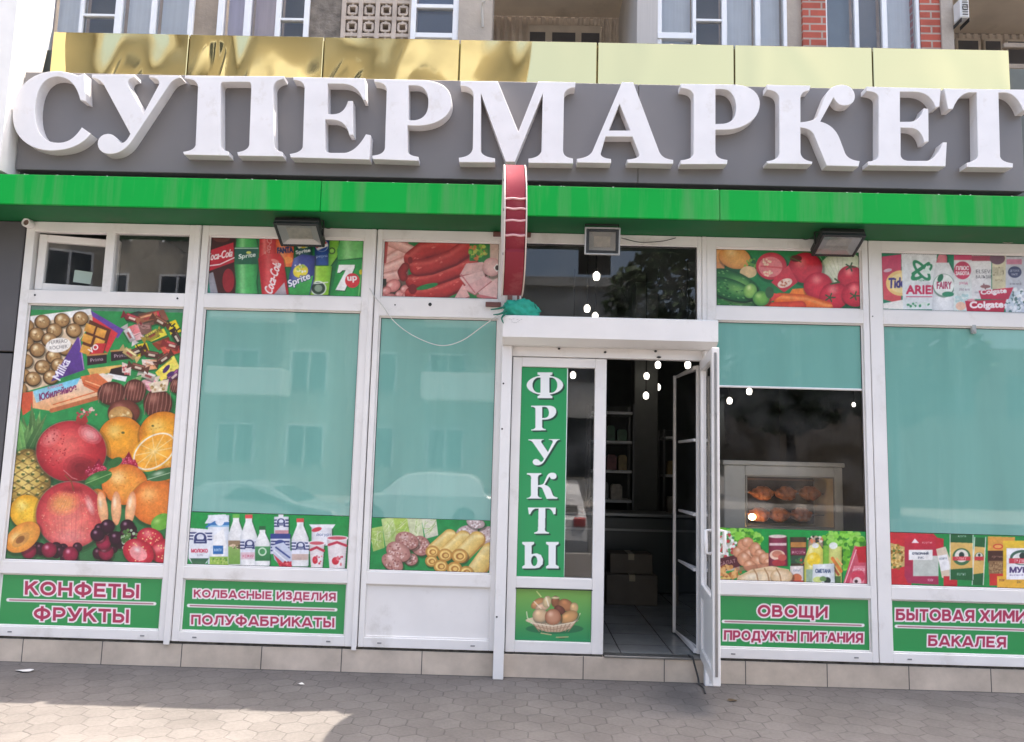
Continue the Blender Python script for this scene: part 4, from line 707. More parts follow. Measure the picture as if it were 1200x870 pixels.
def art_clean():
    A = Art(1028, 284, 1226, 372, (40, 132, 96))
    A.poly([(1034, 300), (1058, 297), (1058, 356), (1037, 350)], (206, 70, 110), (216, 84, 84)); A.ell(1058, 331, 18, 15, (244, 206, 130)); A.ell(1058, 331, 14, 11.5, (250, 226, 160)); A.text('Tide', 1043, 337, 19, 11.5, (58, 50, 130), rot=-4, shear=.1, bold=.55); A.poly([(1036, 355), (1062, 350), (1062, 362), (1036, 361)], (240, 238, 232)); A.ell(1042, 316, 5, 2, (236, 200, 216), rot=-12)
    A.poly([(1058, 295), (1100, 296), (1096, 362), (1060, 362)], (234, 238, 240), (226, 232, 234)); A.ell(1082, 318, 15, 6, (40, 140, 90), rot=-35); A.ell(1083, 317, 11, 3, (234, 238, 240), rot=-35); A.ell(1082, 316, 15, 6, (40, 140, 90), rot=50); A.ell(1082, 316, 11, 3, (234, 240, 240), rot=50); A.line([(1072, 320), (1090, 308)], 4, (40, 140, 90)); A.poly([(1082, 320), (1088, 310), (1094, 320)], (226, 244, 236)); A.text('ARIEL', 1064, 343.5, 36, 9.5, (206, 44, 86), bold=.6); A.line([(1064, 347), (1094, 347)], 1, (206, 70, 110)); A.dots(1080, 357, 15, 3, 22, 1.4, [(60, 150, 100), (220, 236, 226)]); A.text('Горная', 1076, 329, 14, 3, (60, 150, 100))
    A.cyl([(1103, 296), (1109, 294), (1112, 300), (1112, 307), (1099, 307), (1101, 300)], (228, 140, 150), (196, 90, 106)); A.cyl([(1098, 307), (1114, 307), (1121, 322), (1122, 364), (1094, 364), (1096, 322)], (238, 240, 242), (200, 206, 210)); A.ell(1108, 334, 13, 14, (120, 150, 136)); A.ell(1108, 333, 12, 12.5, (240, 244, 242)); A.text('FAIRY', 1100, 337.5, 17, 8, (176, 60, 96), bold=.3); A.ell(1104, 325, 3, 5, (40, 120, 80), rot=25); A.ell(1113, 344, 7, 3, (50, 140, 100))
    A.rect(1120, 294, 1142, 364, (236, 230, 232), (222, 236, 234)); A.rect(1120, 297, 1142, 304, (206, 76, 110)); A.ell(1130, 316, 10, 10.5, (206, 60, 92)); A.text('ПЛЮС', 1122.5, 315.5, 15, 4.5, (250, 240, 242), bold=.3); A.text('ЗАБОТА', 1122, 321.5, 16, 4.2, (250, 240, 242), bold=.3); A.text('уход', 1126, 333, 10, 3.4, (196, 80, 120)); A.text('350 мл', 1126, 340, 12, 3, (140, 120, 140)); A.dots(1131, 350, 9, 6, 24, 1.6, [(200, 226, 226), (180, 214, 216)]); A.ell(1128, 358, 6, 5, (240, 196, 170))
    A.rect(1141, 296, 1164, 350, (238, 236, 236), (228, 228, 230)); A.ell(1153, 297.5, 11, 2.6, (220, 214, 210)); A.rect(1141, 299, 1167, 305, (170, 76, 96)); A.text('ELSEVE', 1146, 319.5, 20, 4.5, (110, 110, 116)); A.text('БАЛЬЗАМ', 1146, 325.5, 20, 4, (90, 90, 96)); A.line([(1155, 332), (1157, 338)], 1.2, (120, 50, 56)); A.ell(1157, 335, 6, 2, (150, 100, 100)); A.rect(1144, 341, 1160, 343, (200, 200, 206))
    A.rect(1165, 296, 1181, 338, (226, 220, 190), (214, 206, 170)); A.ell(1171, 302, 9, 7, (120, 90, 106)); A.text('ШАМПУНЬ', 1166, 322, 13, 10, (150, 140, 110)); A.text('мёд', 1169, 329, 8, 3, (150, 130, 90))
    A.rect(1181, 292, 1226, 368, (206, 206, 214), (196, 206, 220)); A.rect(1182, 297, 1200, 300, (30, 60, 50)); A.rect(1182, 303, 1200, 309, (216, 140, 166)); A.ell(1191.5, 318, 8, 6.8, (70, 76, 110)); A.text('ДЕТСКОЕ', 1186, 318, 11, 3, (226, 226, 236)); A.text('мыло', 1188, 322, 7, 2.6, (226, 226, 236)); A.text('мягкий', 1186, 333, 13, 3, (110, 110, 126)); A.dots(1195, 350, 12, 12, 60, 2.2, [(170, 190, 206), (220, 230, 240), (90, 120, 120), (236, 240, 244)]); A.rect(1206, 296, 1226, 366, (226, 120, 140), (236, 200, 206))
    A.poly([(1149, 340), (1190, 336), (1184, 350), (1152, 350)], (206, 50, 80), (190, 40, 70)); A.text('Colgate', 1152, 346, 30, 7, (246, 236, 238), rot=-4, bold=.45); A.poly([(1133, 352), (1182, 350), (1178, 368), (1136, 367)], (196, 36, 66), (176, 26, 56)); A.text('Colgate', 1139, 362.5, 39, 9.5, (250, 240, 242), rot=-1, bold=.6); A.ell(1140, 351, 5, 1.5, (226, 160, 170))
    A.dots(1190, 358, 10, 8, 40, 2, [(200, 214, 226), (90, 130, 130), (230, 236, 242)])
    A.speck(.012); return A

def art_grocery():
    A = Art(1036, 616, 1226, 700, (26, 140, 68)); R = A.rs
    A.rect(1036, 624, 1070, 690, (206, 48, 56), (196, 40, 50), sl=.02); A.poly([(1043, 636), (1064, 642), (1064, 664), (1044, 668)], (206, 176, 110)); A.dots(1053, 653, 9, 14, 80, 1.5, [(236, 206, 130), (150, 100, 40), (196, 150, 70), (90, 120, 50), (236, 200, 120)])
    A.poly([(1062, 628), (1066, 625), (1096, 626), (1100, 630), (1102, 686), (1066, 684), (1062, 676)], (206, 44, 58), (164, 46, 86)); A.poly([(1070, 637), (1074, 631.5), (1079, 637)], (246, 226, 226)); A.text('крупы', 1083, 638, 11, 2.6, (246, 200, 200)); A.rect(1072, 652, 1102, 676, (206, 210, 200), (190, 196, 186)); A.rect(1067, 645, 1095, 657, (246, 244, 240)); A.text('ОТБОРНЫЙ', 1071, 650.5, 19, 3.2, (60, 70, 90), bold=.2); A.text('РИС', 1078, 655.5, 7, 2.6, (60, 70, 90)); A.text('900г', 1089, 682, 7, 3, (246, 206, 214)); A.poly([(1098, 630), (1108, 632), (1108, 648), (1099, 645)], (196, 40, 54))
    A.poly([(1099, 644), (1110, 641), (1117, 660), (1118, 678), (1106, 678)], (226, 206, 180)); A.poly([(1101, 652), (1112, 650), (1116, 668), (1105, 670)], (246, 244, 242)); A.text('манка', 1103, 657, 9, 2.6, (120, 130, 140), rot=-8); A.rect(1108, 676, 1124, 688, (196, 40, 50)); A.ell(1116, 688, 8, 3, (176, 36, 46))
    for x0, x1, yt, yb, sh in ((1144, 1158, 630, 686, -3), (1115, 1143, 625, 680, 0)):
        A.poly([(x0, yt), (x1, yt+1), (x1+sh, yb+1), (x0+sh, yb)], (230, 190, 110), (222, 176, 92)); A.poly([(x0, yt), (x1, yt+1), (x1, yt+12), (x0, yt+11)], (30, 96, 54)); A.poly([(x0+sh, yb-12), (x1+sh, yb-14), (x1+sh, yb+1), (x0+sh, yb)], (30, 96, 54)); cx = (x0+x1)/2+sh*.4; r = (x1-x0)*.38
        A.ell(cx, 653, r, r*.95, (60, 110, 70)); A.ell(cx, 652, r*.75, r*.7, (236, 230, 214)); A.ell(cx, 651, r*.3, r*.34, (40, 60, 56)); A.rect(cx-r, 653, cx+r, 657.5, (206, 56, 66)); A.line([(x0+.5, yt), (x0+.5+sh, yb)], .9, (226, 236, 226)); A.line([(x1-.5, yt), (x1-.5+sh, yb)], .9, (226, 236, 226))
    A.text('ЭЛИТ', 1122, 656.7, 13, 2.8, (246, 220, 220)); A.text('пшено', 1124, 675, 10, 3, (220, 236, 220)); A.text('крупа', 1125, 630.5, 9, 2.6, (220, 236, 220))
    A.poly([(1160, 629), (1192, 630), (1192, 646), (1160, 646)], (226, 160, 70)); A.ell(1172, 641, 6, 3.2, (216, 70, 50)); A.ell(1172, 641, 4.4, 2, (246, 170, 90)); A.rect(1160, 646, 1182, 660, (70, 40, 34)); A.text('гречка', 1165, 655, 14, 3, (196, 150, 130)); A.rect(1161, 658, 1182, 674, (140, 106, 72)); A.dots(1171, 666, 9, 7, 60, 1, [(110, 76, 46), (170, 136, 96)]); A.rect(1162, 673, 1182, 687, (200, 50, 44))
    A.rect(1178, 634, 1226, 690, (236, 196, 60), (226, 180, 56), sl=.01); A.rect(1171, 676, 1226, 690, (232, 176, 60)); A.rect(1182, 643, 1222, 680, (246, 244, 246)); A.ell(1201, 654, 15, 9, (60, 100, 84)); A.ell(1201, 655, 12, 7, (236, 236, 230)); A.ell(1201, 652, 4, 4, (40, 60, 56)); A.rect(1185, 655, 1217, 661, (206, 60, 76)); A.text('ЭЛИТ', 1191, 660, 20, 4, (246, 226, 226)); A.text('МУКА', 1186, 671.5, 28, 6, (70, 50, 110), bold=.5); A.text('высший сорт', 1186, 676, 26, 2.6, (110, 90, 140)); A.text('2кг', 1194, 684, 6, 3, (90, 70, 60)); A.text('900г', 1173, 682, 7, 3, (110, 50, 40))
    A.speck(.012); return A

def art_basket():
    A = Art(598, 684, 700, 760, (128, 176, 84)); R = A.rs
    A.rect(598, 684, 700, 700, (136, 180, 84), (120, 176, 84)); A.rect(598, 700, 700, 760, (120, 176, 84), (34, 138, 92)); A.ell(650, 738, 34, 6, (40, 96, 70), a=.6)
    A.ell(647, 728, 31, 5, (226, 206, 172)); A.line([(617, 718), (618, 725), (624, 730)], 1.2, (214, 226, 180)); A.line([(680, 720), (677, 727), (670, 732)], 1.2, (214, 226, 180))
    for x, y, rx, ry, rt, c in ((630, 708, 9, 5, -35, (206, 150, 100)), (636, 712, 9, 5, -20, (222, 184, 150)), (641, 706, 5, 7, 15, (226, 200, 150)), (651, 706, 5, 7, 0, (150, 96, 66)), (651, 701.5, 5, 1.5, 0, (226, 206, 160)), (663, 710, 9, 7, 25, (186, 126, 84)), (656, 716, 7, 5, 30, (120, 70, 58)), (673, 713, 5, 6, 0, (222, 184, 130)), (633, 722, 9, 8, 0, (226, 192, 150)), (667, 724, 11, 7, -25, (214, 162, 106))): A.ell(x, y, rx, ry, c, rot=rt, hi=np.minimum(np.array(c)*1.15, 255), lo=np.array(c)*.72)
    A.ell(648, 724, 9.5, 9.5, (206, 150, 118), hi=(232, 190, 160), lo=(150, 94, 66)); A.line([(626, 706), (634, 714)], 1.2, (246, 226, 196)); A.line([(640, 701), (643, 711)], 1.4, (246, 236, 206)); A.line([(629, 694), (634, 700)], 1.4, (214, 226, 140))
    A.poly([(620, 729), (628, 731), (648, 733.5), (668, 731.5), (676, 728), (668, 738), (656, 742), (642, 742), (630, 738)], (226, 206, 176), (196, 166, 136))
    for k in range(11): A.line([(624+k*5, 731), (632+k*3.4, 741)], .9, (166, 130, 104)); 
    A.line([(622, 731), (648, 735), (674, 730)], 1, (240, 226, 200)); A.line([(628, 735), (648, 739), (668, 735)], .8, (170, 136, 110)); A.line([(634, 743), (646, 745)], 1.2, (206, 190, 140)); A.line([(652, 748), (666, 747.5)], 1.2, (190, 180, 130)); A.line([(655, 749), (662, 749)], .8, (80, 90, 60))
    return A

def art_panel(box_, lines, rule):
    A = Art(*box_, (50, 150, 82))
    for t in lines: A.sign(*t)
    (ax, ay), (bx, by) = rule; A.line([(ax, ay), (bx, by)], 4, (246, 240, 238)); A.line([(ax+2, ay+.1), (bx-2, by+.1)], 1.7, (176, 120, 130))
    return A

LETTERS = [
('es',"M-3.506,4.476 L-3.457,4.495 L-3.428,4.275 L-3.465,4.283 Q-3.526,4.470 -3.666,4.470 C-3.785,4.467 -3.828,4.339 -3.812,4.173 C-3.795,4.008 -3.718,3.928 -3.607,3.931 C-3.528,3.932 -3.479,3.974 -3.434,4.057 L-3.363,4.010 C-3.433,3.907 -3.535,3.875 -3.667,3.872 C-3.832,3.878 -3.961,3.977 -3.979,4.149 C-4.000,4.349 -3.889,4.502 -3.683,4.509 Q-3.582,4.508 -3.506,4.476 Z"),
('u',"M-3.394,4.487 L-3.062,4.494 L-3.060,4.476 Q-3.123,4.470 -3.111,4.416 L-2.966,4.180 L-2.866,4.415 Q-2.854,4.476 -2.947,4.477 L-2.948,4.489 L-2.709,4.492 L-2.702,4.481 Q-2.767,4.472 -2.796,4.409 L-3.037,3.970 Q-3.097,3.858 -3.204,3.855 C-3.316,3.855 -3.334,4.005 -3.229,4.011 C-3.153,4.013 -3.144,3.920 -3.104,3.944 Q-3.075,3.956 -3.053,4.018 L-3.291,4.406 Q-3.325,4.458 -3.392,4.467 Z"),
('pe',"M-2.669,4.492 L-1.902,4.504 L-1.904,4.488 Q-1.979,4.478 -1.982,4.413 L-1.946,3.954 Q-1.939,3.906 -1.881,3.897 L-1.876,3.866 L-2.212,3.864 L-2.220,3.887 Q-2.139,3.902 -2.133,3.950 L-2.148,4.416 Q-2.151,4.457 -2.176,4.457 L-2.368,4.453 Q-2.395,4.452 -2.392,4.411 L-2.358,3.945 Q-2.350,3.901 -2.293,3.892 L-2.287,3.862 L-2.627,3.863 L-2.635,3.881 Q-2.551,3.893 -2.544,3.941 L-2.561,4.407 Q-2.575,4.474 -2.668,4.474 Z"),
('ie',"M-1.828,4.499 L-1.276,4.501 L-1.262,4.331 L-1.281,4.331 Q-1.324,4.458 -1.456,4.458 L-1.564,4.456 L-1.551,4.206 L-1.509,4.206 Q-1.417,4.208 -1.396,4.315 L-1.363,4.315 L-1.346,4.049 L-1.372,4.048 Q-1.402,4.168 -1.520,4.168 L-1.567,4.167 L-1.554,3.935 Q-1.552,3.899 -1.505,3.897 L-1.401,3.899 Q-1.310,3.914 -1.245,4.051 L-1.212,4.045 L-1.213,3.855 L-1.809,3.859 L-1.817,3.882 Q-1.727,3.898 -1.722,3.945 L-1.735,4.411 Q-1.741,4.480 -1.827,4.481 Z"),
('er',"M-1.201,4.494 L-0.826,4.497 C-0.668,4.489 -0.606,4.421 -0.602,4.325 C-0.598,4.215 -0.707,4.138 -0.850,4.133 L-0.934,4.134 L-0.925,3.936 Q-0.923,3.889 -0.840,3.881 L-0.839,3.854 L-1.184,3.860 L-1.189,3.883 Q-1.100,3.891 -1.094,3.946 L-1.101,4.411 Q-1.108,4.477 -1.200,4.478 Z M-0.940,4.455 L-0.928,4.170 L-0.878,4.171 C-0.800,4.184 -0.773,4.239 -0.777,4.321 C-0.780,4.417 -0.824,4.458 -0.890,4.457 Z"),
('em',"M-0.536,4.494 L-0.254,4.500 L-0.083,4.093 L0.060,4.504 L0.342,4.503 L0.340,4.465 Q0.262,4.460 0.256,4.398 L0.257,3.962 Q0.258,3.901 0.333,3.894 L0.334,3.859 L0.002,3.857 L0.001,3.886 Q0.094,3.898 0.099,3.959 L0.098,4.422 L-0.106,3.862 L-0.171,3.861 L-0.381,4.412 L-0.368,3.948 Q-0.362,3.892 -0.258,3.883 L-0.257,3.854 L-0.524,3.850 L-0.528,3.881 Q-0.431,3.893 -0.424,3.961 L-0.432,4.390 Q-0.443,4.459 -0.535,4.461 Z"),
('a',"M0.702,4.511 L0.784,4.513 L0.985,3.965 Q1.011,3.905 1.091,3.900 L1.091,3.873 L0.751,3.873 L0.748,3.895 Q0.843,3.905 0.840,3.941 L0.786,4.082 L0.579,4.078 L0.546,3.955 Q0.527,3.905 0.621,3.897 L0.622,3.868 L0.370,3.868 L0.368,3.892 Q0.456,3.903 0.484,3.954 Z M0.684,4.346 L0.600,4.121 L0.772,4.125 Z"),
('er',"M1.152,4.507 L1.555,4.511 C1.699,4.509 1.750,4.437 1.749,4.362 C1.748,4.253 1.644,4.162 1.501,4.153 L1.411,4.150 L1.410,3.974 Q1.416,3.914 1.500,3.909 L1.497,3.880 L1.153,3.872 L1.153,3.899 Q1.240,3.906 1.250,3.957 L1.251,4.420 Q1.240,4.477 1.152,4.478 Z M1.412,4.475 L1.411,4.191 L1.476,4.195 C1.553,4.208 1.573,4.262 1.574,4.337 C1.568,4.426 1.529,4.478 1.464,4.476 Z"),
('ka',"M1.809,4.514 L2.134,4.514 L2.127,4.479 Q2.062,4.471 2.058,4.416 L2.055,4.219 Q2.161,4.228 2.187,4.269 L2.249,4.427 Q2.283,4.521 2.374,4.526 C2.452,4.527 2.476,4.473 2.470,4.425 C2.461,4.366 2.396,4.355 2.357,4.372 Q2.332,4.388 2.312,4.431 L2.203,4.229 Q2.315,4.204 2.351,4.090 L2.387,3.983 Q2.411,3.930 2.494,3.922 L2.485,3.884 L2.250,3.886 L2.159,4.126 Q2.134,4.180 2.054,4.181 L2.051,3.989 Q2.052,3.922 2.139,3.910 L2.135,3.894 L1.804,3.892 L1.802,3.905 Q1.888,3.918 1.897,3.972 L1.902,4.406 Q1.896,4.474 1.809,4.478 Z"),
('ie',"M2.567,4.515 L3.124,4.511 L3.108,4.371 L3.084,4.364 Q3.051,4.483 2.927,4.486 L2.814,4.484 L2.806,4.239 L2.887,4.241 Q2.962,4.249 2.994,4.351 L3.024,4.346 L3.017,4.092 L2.988,4.086 Q2.971,4.198 2.874,4.198 L2.810,4.197 L2.803,3.981 Q2.807,3.934 2.866,3.932 L3.004,3.935 Q3.079,3.954 3.127,4.083 L3.153,4.084 L3.136,3.899 L2.561,3.894 L2.562,3.920 Q2.636,3.927 2.643,3.977 L2.656,4.429 Q2.655,4.480 2.566,4.484 Z"),
('te',"M3.154,4.512 L3.798,4.516 L3.790,4.357 L3.742,4.356 Q3.701,4.491 3.604,4.495 L3.559,4.492 L3.548,3.986 Q3.552,3.942 3.641,3.930 L3.638,3.901 L3.300,3.898 L3.301,3.927 Q3.377,3.943 3.386,3.983 L3.400,4.491 L3.336,4.489 Q3.254,4.470 3.210,4.354 L3.178,4.353 Z"),
]
def art_fruit_sign():
    A = Art(600, 424, 672, 684, (30, 150, 86)); D = {n: p for n, p in LETTERS}
    def serif(key, x0, x1, y0, y1):
        P = path_pts(D[key]); al = np.vstack(P); mn, mx = al.min(0), al.max(0)
        return [np.stack([x0+(q[:, 0]-mn[0])/(mx[0]-mn[0])*(x1-x0), y1-(q[:, 1]-mn[1])/(mx[1]-mn[1])*(y1-y0)], 1) for q in P]
    def ring(cx, cy, rx, ry, n=48): a = np.linspace(0, 2*PI, n, endpoint=False); return np.stack([cx+rx*np.cos(a), cy+ry*np.sin(a)], 1)
    jobs = [serif('er', 622.5, 652, 475, 504.5), serif('u', 619, 656.5, 514.5, 545.5), serif('ka', 617, 653.5, 554, 585), serif('te', 618.5, 651.5, 595, 626)]
    ef = [[ring(638.6, 451, 21.5, 11.5), ring(631.5, 451, 7.5, 9), ring(645.7, 451, 7.5, 9)], [np.array([(630, 436), (647.5, 436), (647.5, 438.5), (644, 440), (644, 462), (647.5, 464), (647.5, 466.5), (630, 466.5), (630, 464), (633.5, 462), (633.5, 440), (630, 438.5)])]]
    ery = [[np.array([(612, 635.7), (626, 635.7), (626, 638), (623, 640), (623, 650), (629, 649), (634, 651), (636.5, 656), (636, 662), (632, 666), (626, 667), (612, 667), (612, 664.5), (615, 662.5), (615, 640), (612, 638)]), ring(626, 658, 3.6, 6)], [np.array([(640, 635.7), (655, 635.7), (655, 638), (651.5, 640), (651.5, 662.5), (655, 664.5), (655, 667), (640, 667), (640, 664.5), (643, 662.5), (643, 640), (640, 638)])]]
    for dx, dy, c in ((1.9, 1.9, (22, 66, 52)), (1, 1, (22, 66, 52)), (0, 0, (240, 242, 240))):
        for j in jobs+ef+ery:
            P = [q+[dx, dy] for q in j]; A.poly(P[0], c, holes=P[1:])
    A.line([(666, 428), (662, 682)], 2.2, (236, 240, 238))
    return A
# ================================================================ GROUND
PAVE = hexpave('hexagonal_pavers', (.140, .127, .117), (.160, .146, .135), (.070, .063, .058), size=.165)
ASPH = mat('asphalt', (.055, .055, .055), .85, noise=.3, nscale=30, bump=.3, bscale=120)
g = MB()
g.quad((-60, -8, 0), (60, -8, 0), (60, 12, 0), (-60, 12, 0)); tag(g.build('pavement', PAVE), kind='structure')
g = MB(); g.quad((-150, -20, -.45), (150, -20, -.45), (150, -8.15, -.45), (-150, -8.15, -.45)); tag(g.build('road', ASPH), kind='structure')
g = MB(); g.quad((-150, -150, .0), (150, -150, .0), (150, -20.15, .0), (-150, -20.15, .0)); tag(g.build('far_pavement', mat('far_paving', (.30, .28, .26), .8, noise=.1, nscale=2)), kind='structure')
KERB = mat('kerb_concrete', (.33, .32, .30), .8, noise=.12, nscale=6)
for y in (-8.15, -20.15): tag(MB().box(-60, 60, y, y+.15, -.47, .005, .01).build('kerb', KERB), kind='structure')

# ================================================================ SHOP BUILDING
shop = empty('shop_building', (0, 0, 0), 'single-storey supermarket shop front with white framed windows, green fascia and yellow mirror parapet', 'shop')
b = MB()   # side and back walls, ceiling slab
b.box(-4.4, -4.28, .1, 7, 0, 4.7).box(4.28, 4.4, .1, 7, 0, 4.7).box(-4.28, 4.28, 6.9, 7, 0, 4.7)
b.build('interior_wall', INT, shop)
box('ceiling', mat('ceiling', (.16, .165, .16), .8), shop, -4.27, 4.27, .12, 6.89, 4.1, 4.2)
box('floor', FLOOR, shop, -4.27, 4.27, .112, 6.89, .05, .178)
box('flat_roof', mat('roof_felt', (.09, .09, .09), .9, noise=.2), shop, -4.4, 4.4, .1, 1.25, 4.55, 4.72)
box('upper_wall', INT, shop, -4.25, 4.25, .03, .11, 3.425, 4.9)
pl = MB(); pl.box(-4.9, 3.9, .012, .06, -.02, .168, .002)
o = pl.build('plinth', PLINTH, shop, local=True); o.location.x = .505
MB().box(-4.4, .648, .022, .10, .160, .192, 0).box(1.44, 4.4, .022, .10, .160, .192, 0).build('sill_shadow_strip', mat('shadow_gap_dark', (.09, .085, .075), .95, noise=.5, nscale=22, bump=.8, bscale=40), shop)  # dark strip put in for the shadow gap under the overhanging frames
box('threshold', mat('worn_metal', (.22, .22, .21), .4, metal=.6, noise=.2), shop, .66, 1.43, .005, .11, .166, .181)
# dark cladding left of the windows
c = MB(); c.box(-5.4, -4.035, .0, .05, 2.36, 3.418, .006).box(-5.4, -4.035, .0, .05, .2, 2.345, .006); c.build('cladding_panel', CLAD, shop)
box('cladding_panel', CLAD, shop, 4.16, 5.6, .0, .05, .19, 3.418, .006)
# green fascia with soffit
GREEN = mat('green_fascia_metal', (.002, .345, .045), .5, spec=.16, noise=.04, nscale=2)
def fascia_mat():
    m = GREEN; n = m.node_tree.nodes; l = m.node_tree.links; bs = n['Principled BSDF']
    tc = n.new('ShaderNodeTexCoord'); mp = n.new('ShaderNodeMapping'); mp.inputs['Scale'].default_value = (7, 1, .55); l.new(tc.outputs['Object'], mp.inputs[0])
    t = n.new('ShaderNodeTexNoise'); t.inputs['Scale'].default_value = 1; t.inputs['Detail'].default_value = 7; t.inputs['Roughness'].default_value = .6; l.new(mp.outputs[0], t.inputs[0])
    rp = n.new('ShaderNodeMapRange'); rp.inputs[1].default_value = .47; rp.inputs[2].default_value = .80; rp.inputs[4].default_value = .5; l.new(t.outputs[0], rp.inputs[0])
    mx = n.new('ShaderNodeMix'); mx.data_type = 'RGBA'; src = bs.inputs['Base Color'].links[0].from_socket
    l.new(src, mx.inputs[6]); mx.inputs[7].default_value = (.20, .26, .16, 1); l.new(rp.outputs[0], mx.inputs[0]); l.new(mx.outputs[2], bs.inputs['Base Color'])
fascia_mat()
FY = -.415
xs = [-5.6, -1.55, 1.43, 5.6]
for a, b2 in zip(xs[:-1], xs[1:]):
    f = MB(); f.box(a+.0015, b2-.0015, FY, FY+.025, 3.425, 3.657, .004); f.build('fascia', GREEN, shop)
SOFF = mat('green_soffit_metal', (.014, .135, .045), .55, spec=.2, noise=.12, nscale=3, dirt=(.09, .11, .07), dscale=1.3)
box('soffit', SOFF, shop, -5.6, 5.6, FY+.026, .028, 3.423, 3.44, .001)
# corrugated canopy deck with grit lying behind the fascia
d = MB(); pts = []
for k in range(0, 281):
    x = -5.6+k*.04; z = 3.632+(.016 if (k//1) % 2 else -.006); pts.append((x, z))
d.prism(pts+[(5.6, 3.60), (-5.6, 3.60)], FY+.03, -.16); d.build('canopy_deck', mat('weathered_zinc', (.12, .13, .12), .6, metal=.3, noise=.4), shop)
box('shadow_gap_wall', INTD, shop, -4.2, 4.6, -.185, -.12, 3.6, 3.751)  # dark backing painted in as the shade between fascia and signboard
# yellow mirror panels of the parapet
def gold():
    m = mat('yellow_mirror_panel', (.70, .575, .27), .06, metal=1)
    n = m.node_tree.nodes; l = m.node_tree.links; bs = n['Principled BSDF']
    tc = n.new('ShaderNodeTexCoord'); mp = n.new('ShaderNodeMapping'); mp.inputs['Scale'].default_value = (1, 1, .55); l.new(tc.outputs['Object'], mp.inputs[0])
    t = n.new('ShaderNodeTexNoise'); t.inputs['Scale'].default_value = 1.5; t.inputs['Detail'].default_value = .8; t.inputs['Distortion'].default_value = .6; l.new(mp.outputs[0], t.inputs[0])
    bp = n.new('ShaderNodeBump'); bp.inputs['Strength'].default_value = .55; bp.inputs['Distance'].default_value = .09
    l.new(t.outputs[0], bp.inputs['Height']); l.new(bp.outputs[0], bs.inputs['Normal'])
    t2 = n.new('ShaderNodeTexNoise'); t2.inputs['Scale'].default_value = 3; t2.inputs['Detail'].default_value = 8; l.new(tc.outputs['Object'], t2.inputs[0])
    rp = n.new('ShaderNodeMapRange'); rp.inputs[1].default_value = .4; rp.inputs[2].default_value = .75; rp.inputs[3].default_value = .03; rp.inputs[4].default_value = .12
    l.new(t2.outputs[0], rp.inputs[0]); l.new(rp.outputs[0], bs.inputs['Roughness'])
    return m
GOLD = gold()
gx = [-3.905, -2.784, -1.683, -.579, .534, 1.635, 2.739, 3.83]
for k, (a, b2) in enumerate(zip(gx[:-1], gx[1:])):
    gp = MB().box(a+.005, b2-.005, -.10, -.07, 4.50, 4.985, .004).build('mirror_panel', GOLD, shop)
    MB().box(a+.006, b2-.006, -.104, -.1005, 4.602, 4.606, 0).build('panel_seam', mat('seam_dark', (.12, .10, .05), .7), gp)
box('parapet_backing', mat('backing_yellow', (.30, .26, .12), .7), shop, -3.9, 3.82, -.068, .03, 4.40, 4.97)
# white side fin at the left end
f = MB(); f.prism([(-.42, 3.69), (-.20, 3.69), (.02, 5.08), (.02, 5.6), (-.42, 5.6)], -4.16, -3.995, axis='x'); f.build('side_fin', mat('white_fin', (.82, .80, .76), .6, noise=.04), shop)

# ---------------------------------------------------------------- windows
FRONT, BACK, GY = 0.0, .07, .036
def window(x0, x1, ox0, ox1, z_top=3.34, ztr=(2.75, 2.86), zlow=.745, zpan=(.262, .652), strip=None, vent=False):
    f = MB()
    f.box(x0, ox0, FRONT, BACK, .19, 3.42).box(ox1, x1, FRONT, BACK, .19, 3.42)                   # stiles
    f.box(ox0, ox1, FRONT, BACK, z_top, 3.42).box(ox0, ox1, FRONT, BACK, ztr[0], ztr[1])           # head, transom
    f.box(ox0, ox1, FRONT, BACK, zpan[1], zlow).box(ox0, ox1, FRONT, BACK, .19, zpan[0])           # lower rails
    if vent: f.box(-3.372, -3.300, FRONT, BACK, ztr[1], z_top)
    if strip: f.box(strip[0], strip[1], FRONT-.012, FRONT-.001, .165, 3.418, .004)
    w_ = f.build('window', PVC, shop)
    be = MB()                                                                                       # glazing beads and black gasket line
    for za, zb in ((ztr[1], z_top), (zlow, ztr[0]), (zpan[0], zpan[1])):
        for a, b2, c, d2 in ((ox0, ox0+.012, za, zb), (ox1-.012, ox1, za, zb), (ox0+.012, ox1-.012, zb-.012, zb), (ox0+.012, ox1-.012, za, za+.012)):
            if vent and za == ztr[1]: continue
            be.box(a, b2, .018, .05, c, d2, .003)
    be.build('glazing_bead', PVC, w_)
    gk = MB()
    for za, zb in ((zlow, ztr[0]), (ztr[1], z_top)):
        if vent and za == ztr[1]: continue
        a, b2 = ox0+.012, ox1-.012; za += .012; zb -= .012
        for q in ((a, a+.004, za, zb), (b2-.004, b2, za, zb), (a+.004, b2-.004, zb-.004, zb), (a+.004, b2-.004, za, za+.004)): gk.box(q[0], q[1], .026, .03, q[2], q[3], 0)
    gk.build('gasket', GASKET, w_)
    for x in (ox0+.12, ox1-.12): MB().box(x-.016, x+.016, -.004, -.0005, .218, .228, .001).build('drain_cap', mat('grey_plastic', (.25, .25, .25), .5), w_)
    return w_
def pane(w_, x0, x1, z0, z1, Y=.037, m=None): return MB().quad((x0, Y, z0), (x1, Y, z0), (x1, Y, z1), (x0, Y, z1)).build('glass_pane', m or GLASS, w_)
def film(w_, x0, x1, z0, z1, Y=.031, name='window_film'): return MB().box(x0, x1, Y, Y+.003, z0, z1, 0).build(name, FILM, w_)
B = .012
w1 = window(-4.022, -2.608, -3.952, -2.702, strip=(-2.656, -2.610), vent=True)
w2 = window(-2.601, -1.198, -2.546, -1.293, strip=(-1.236, -1.200))
w3 = window(-1.190, -.150, -1.148, -.206, ztr=(2.718, 2.868))
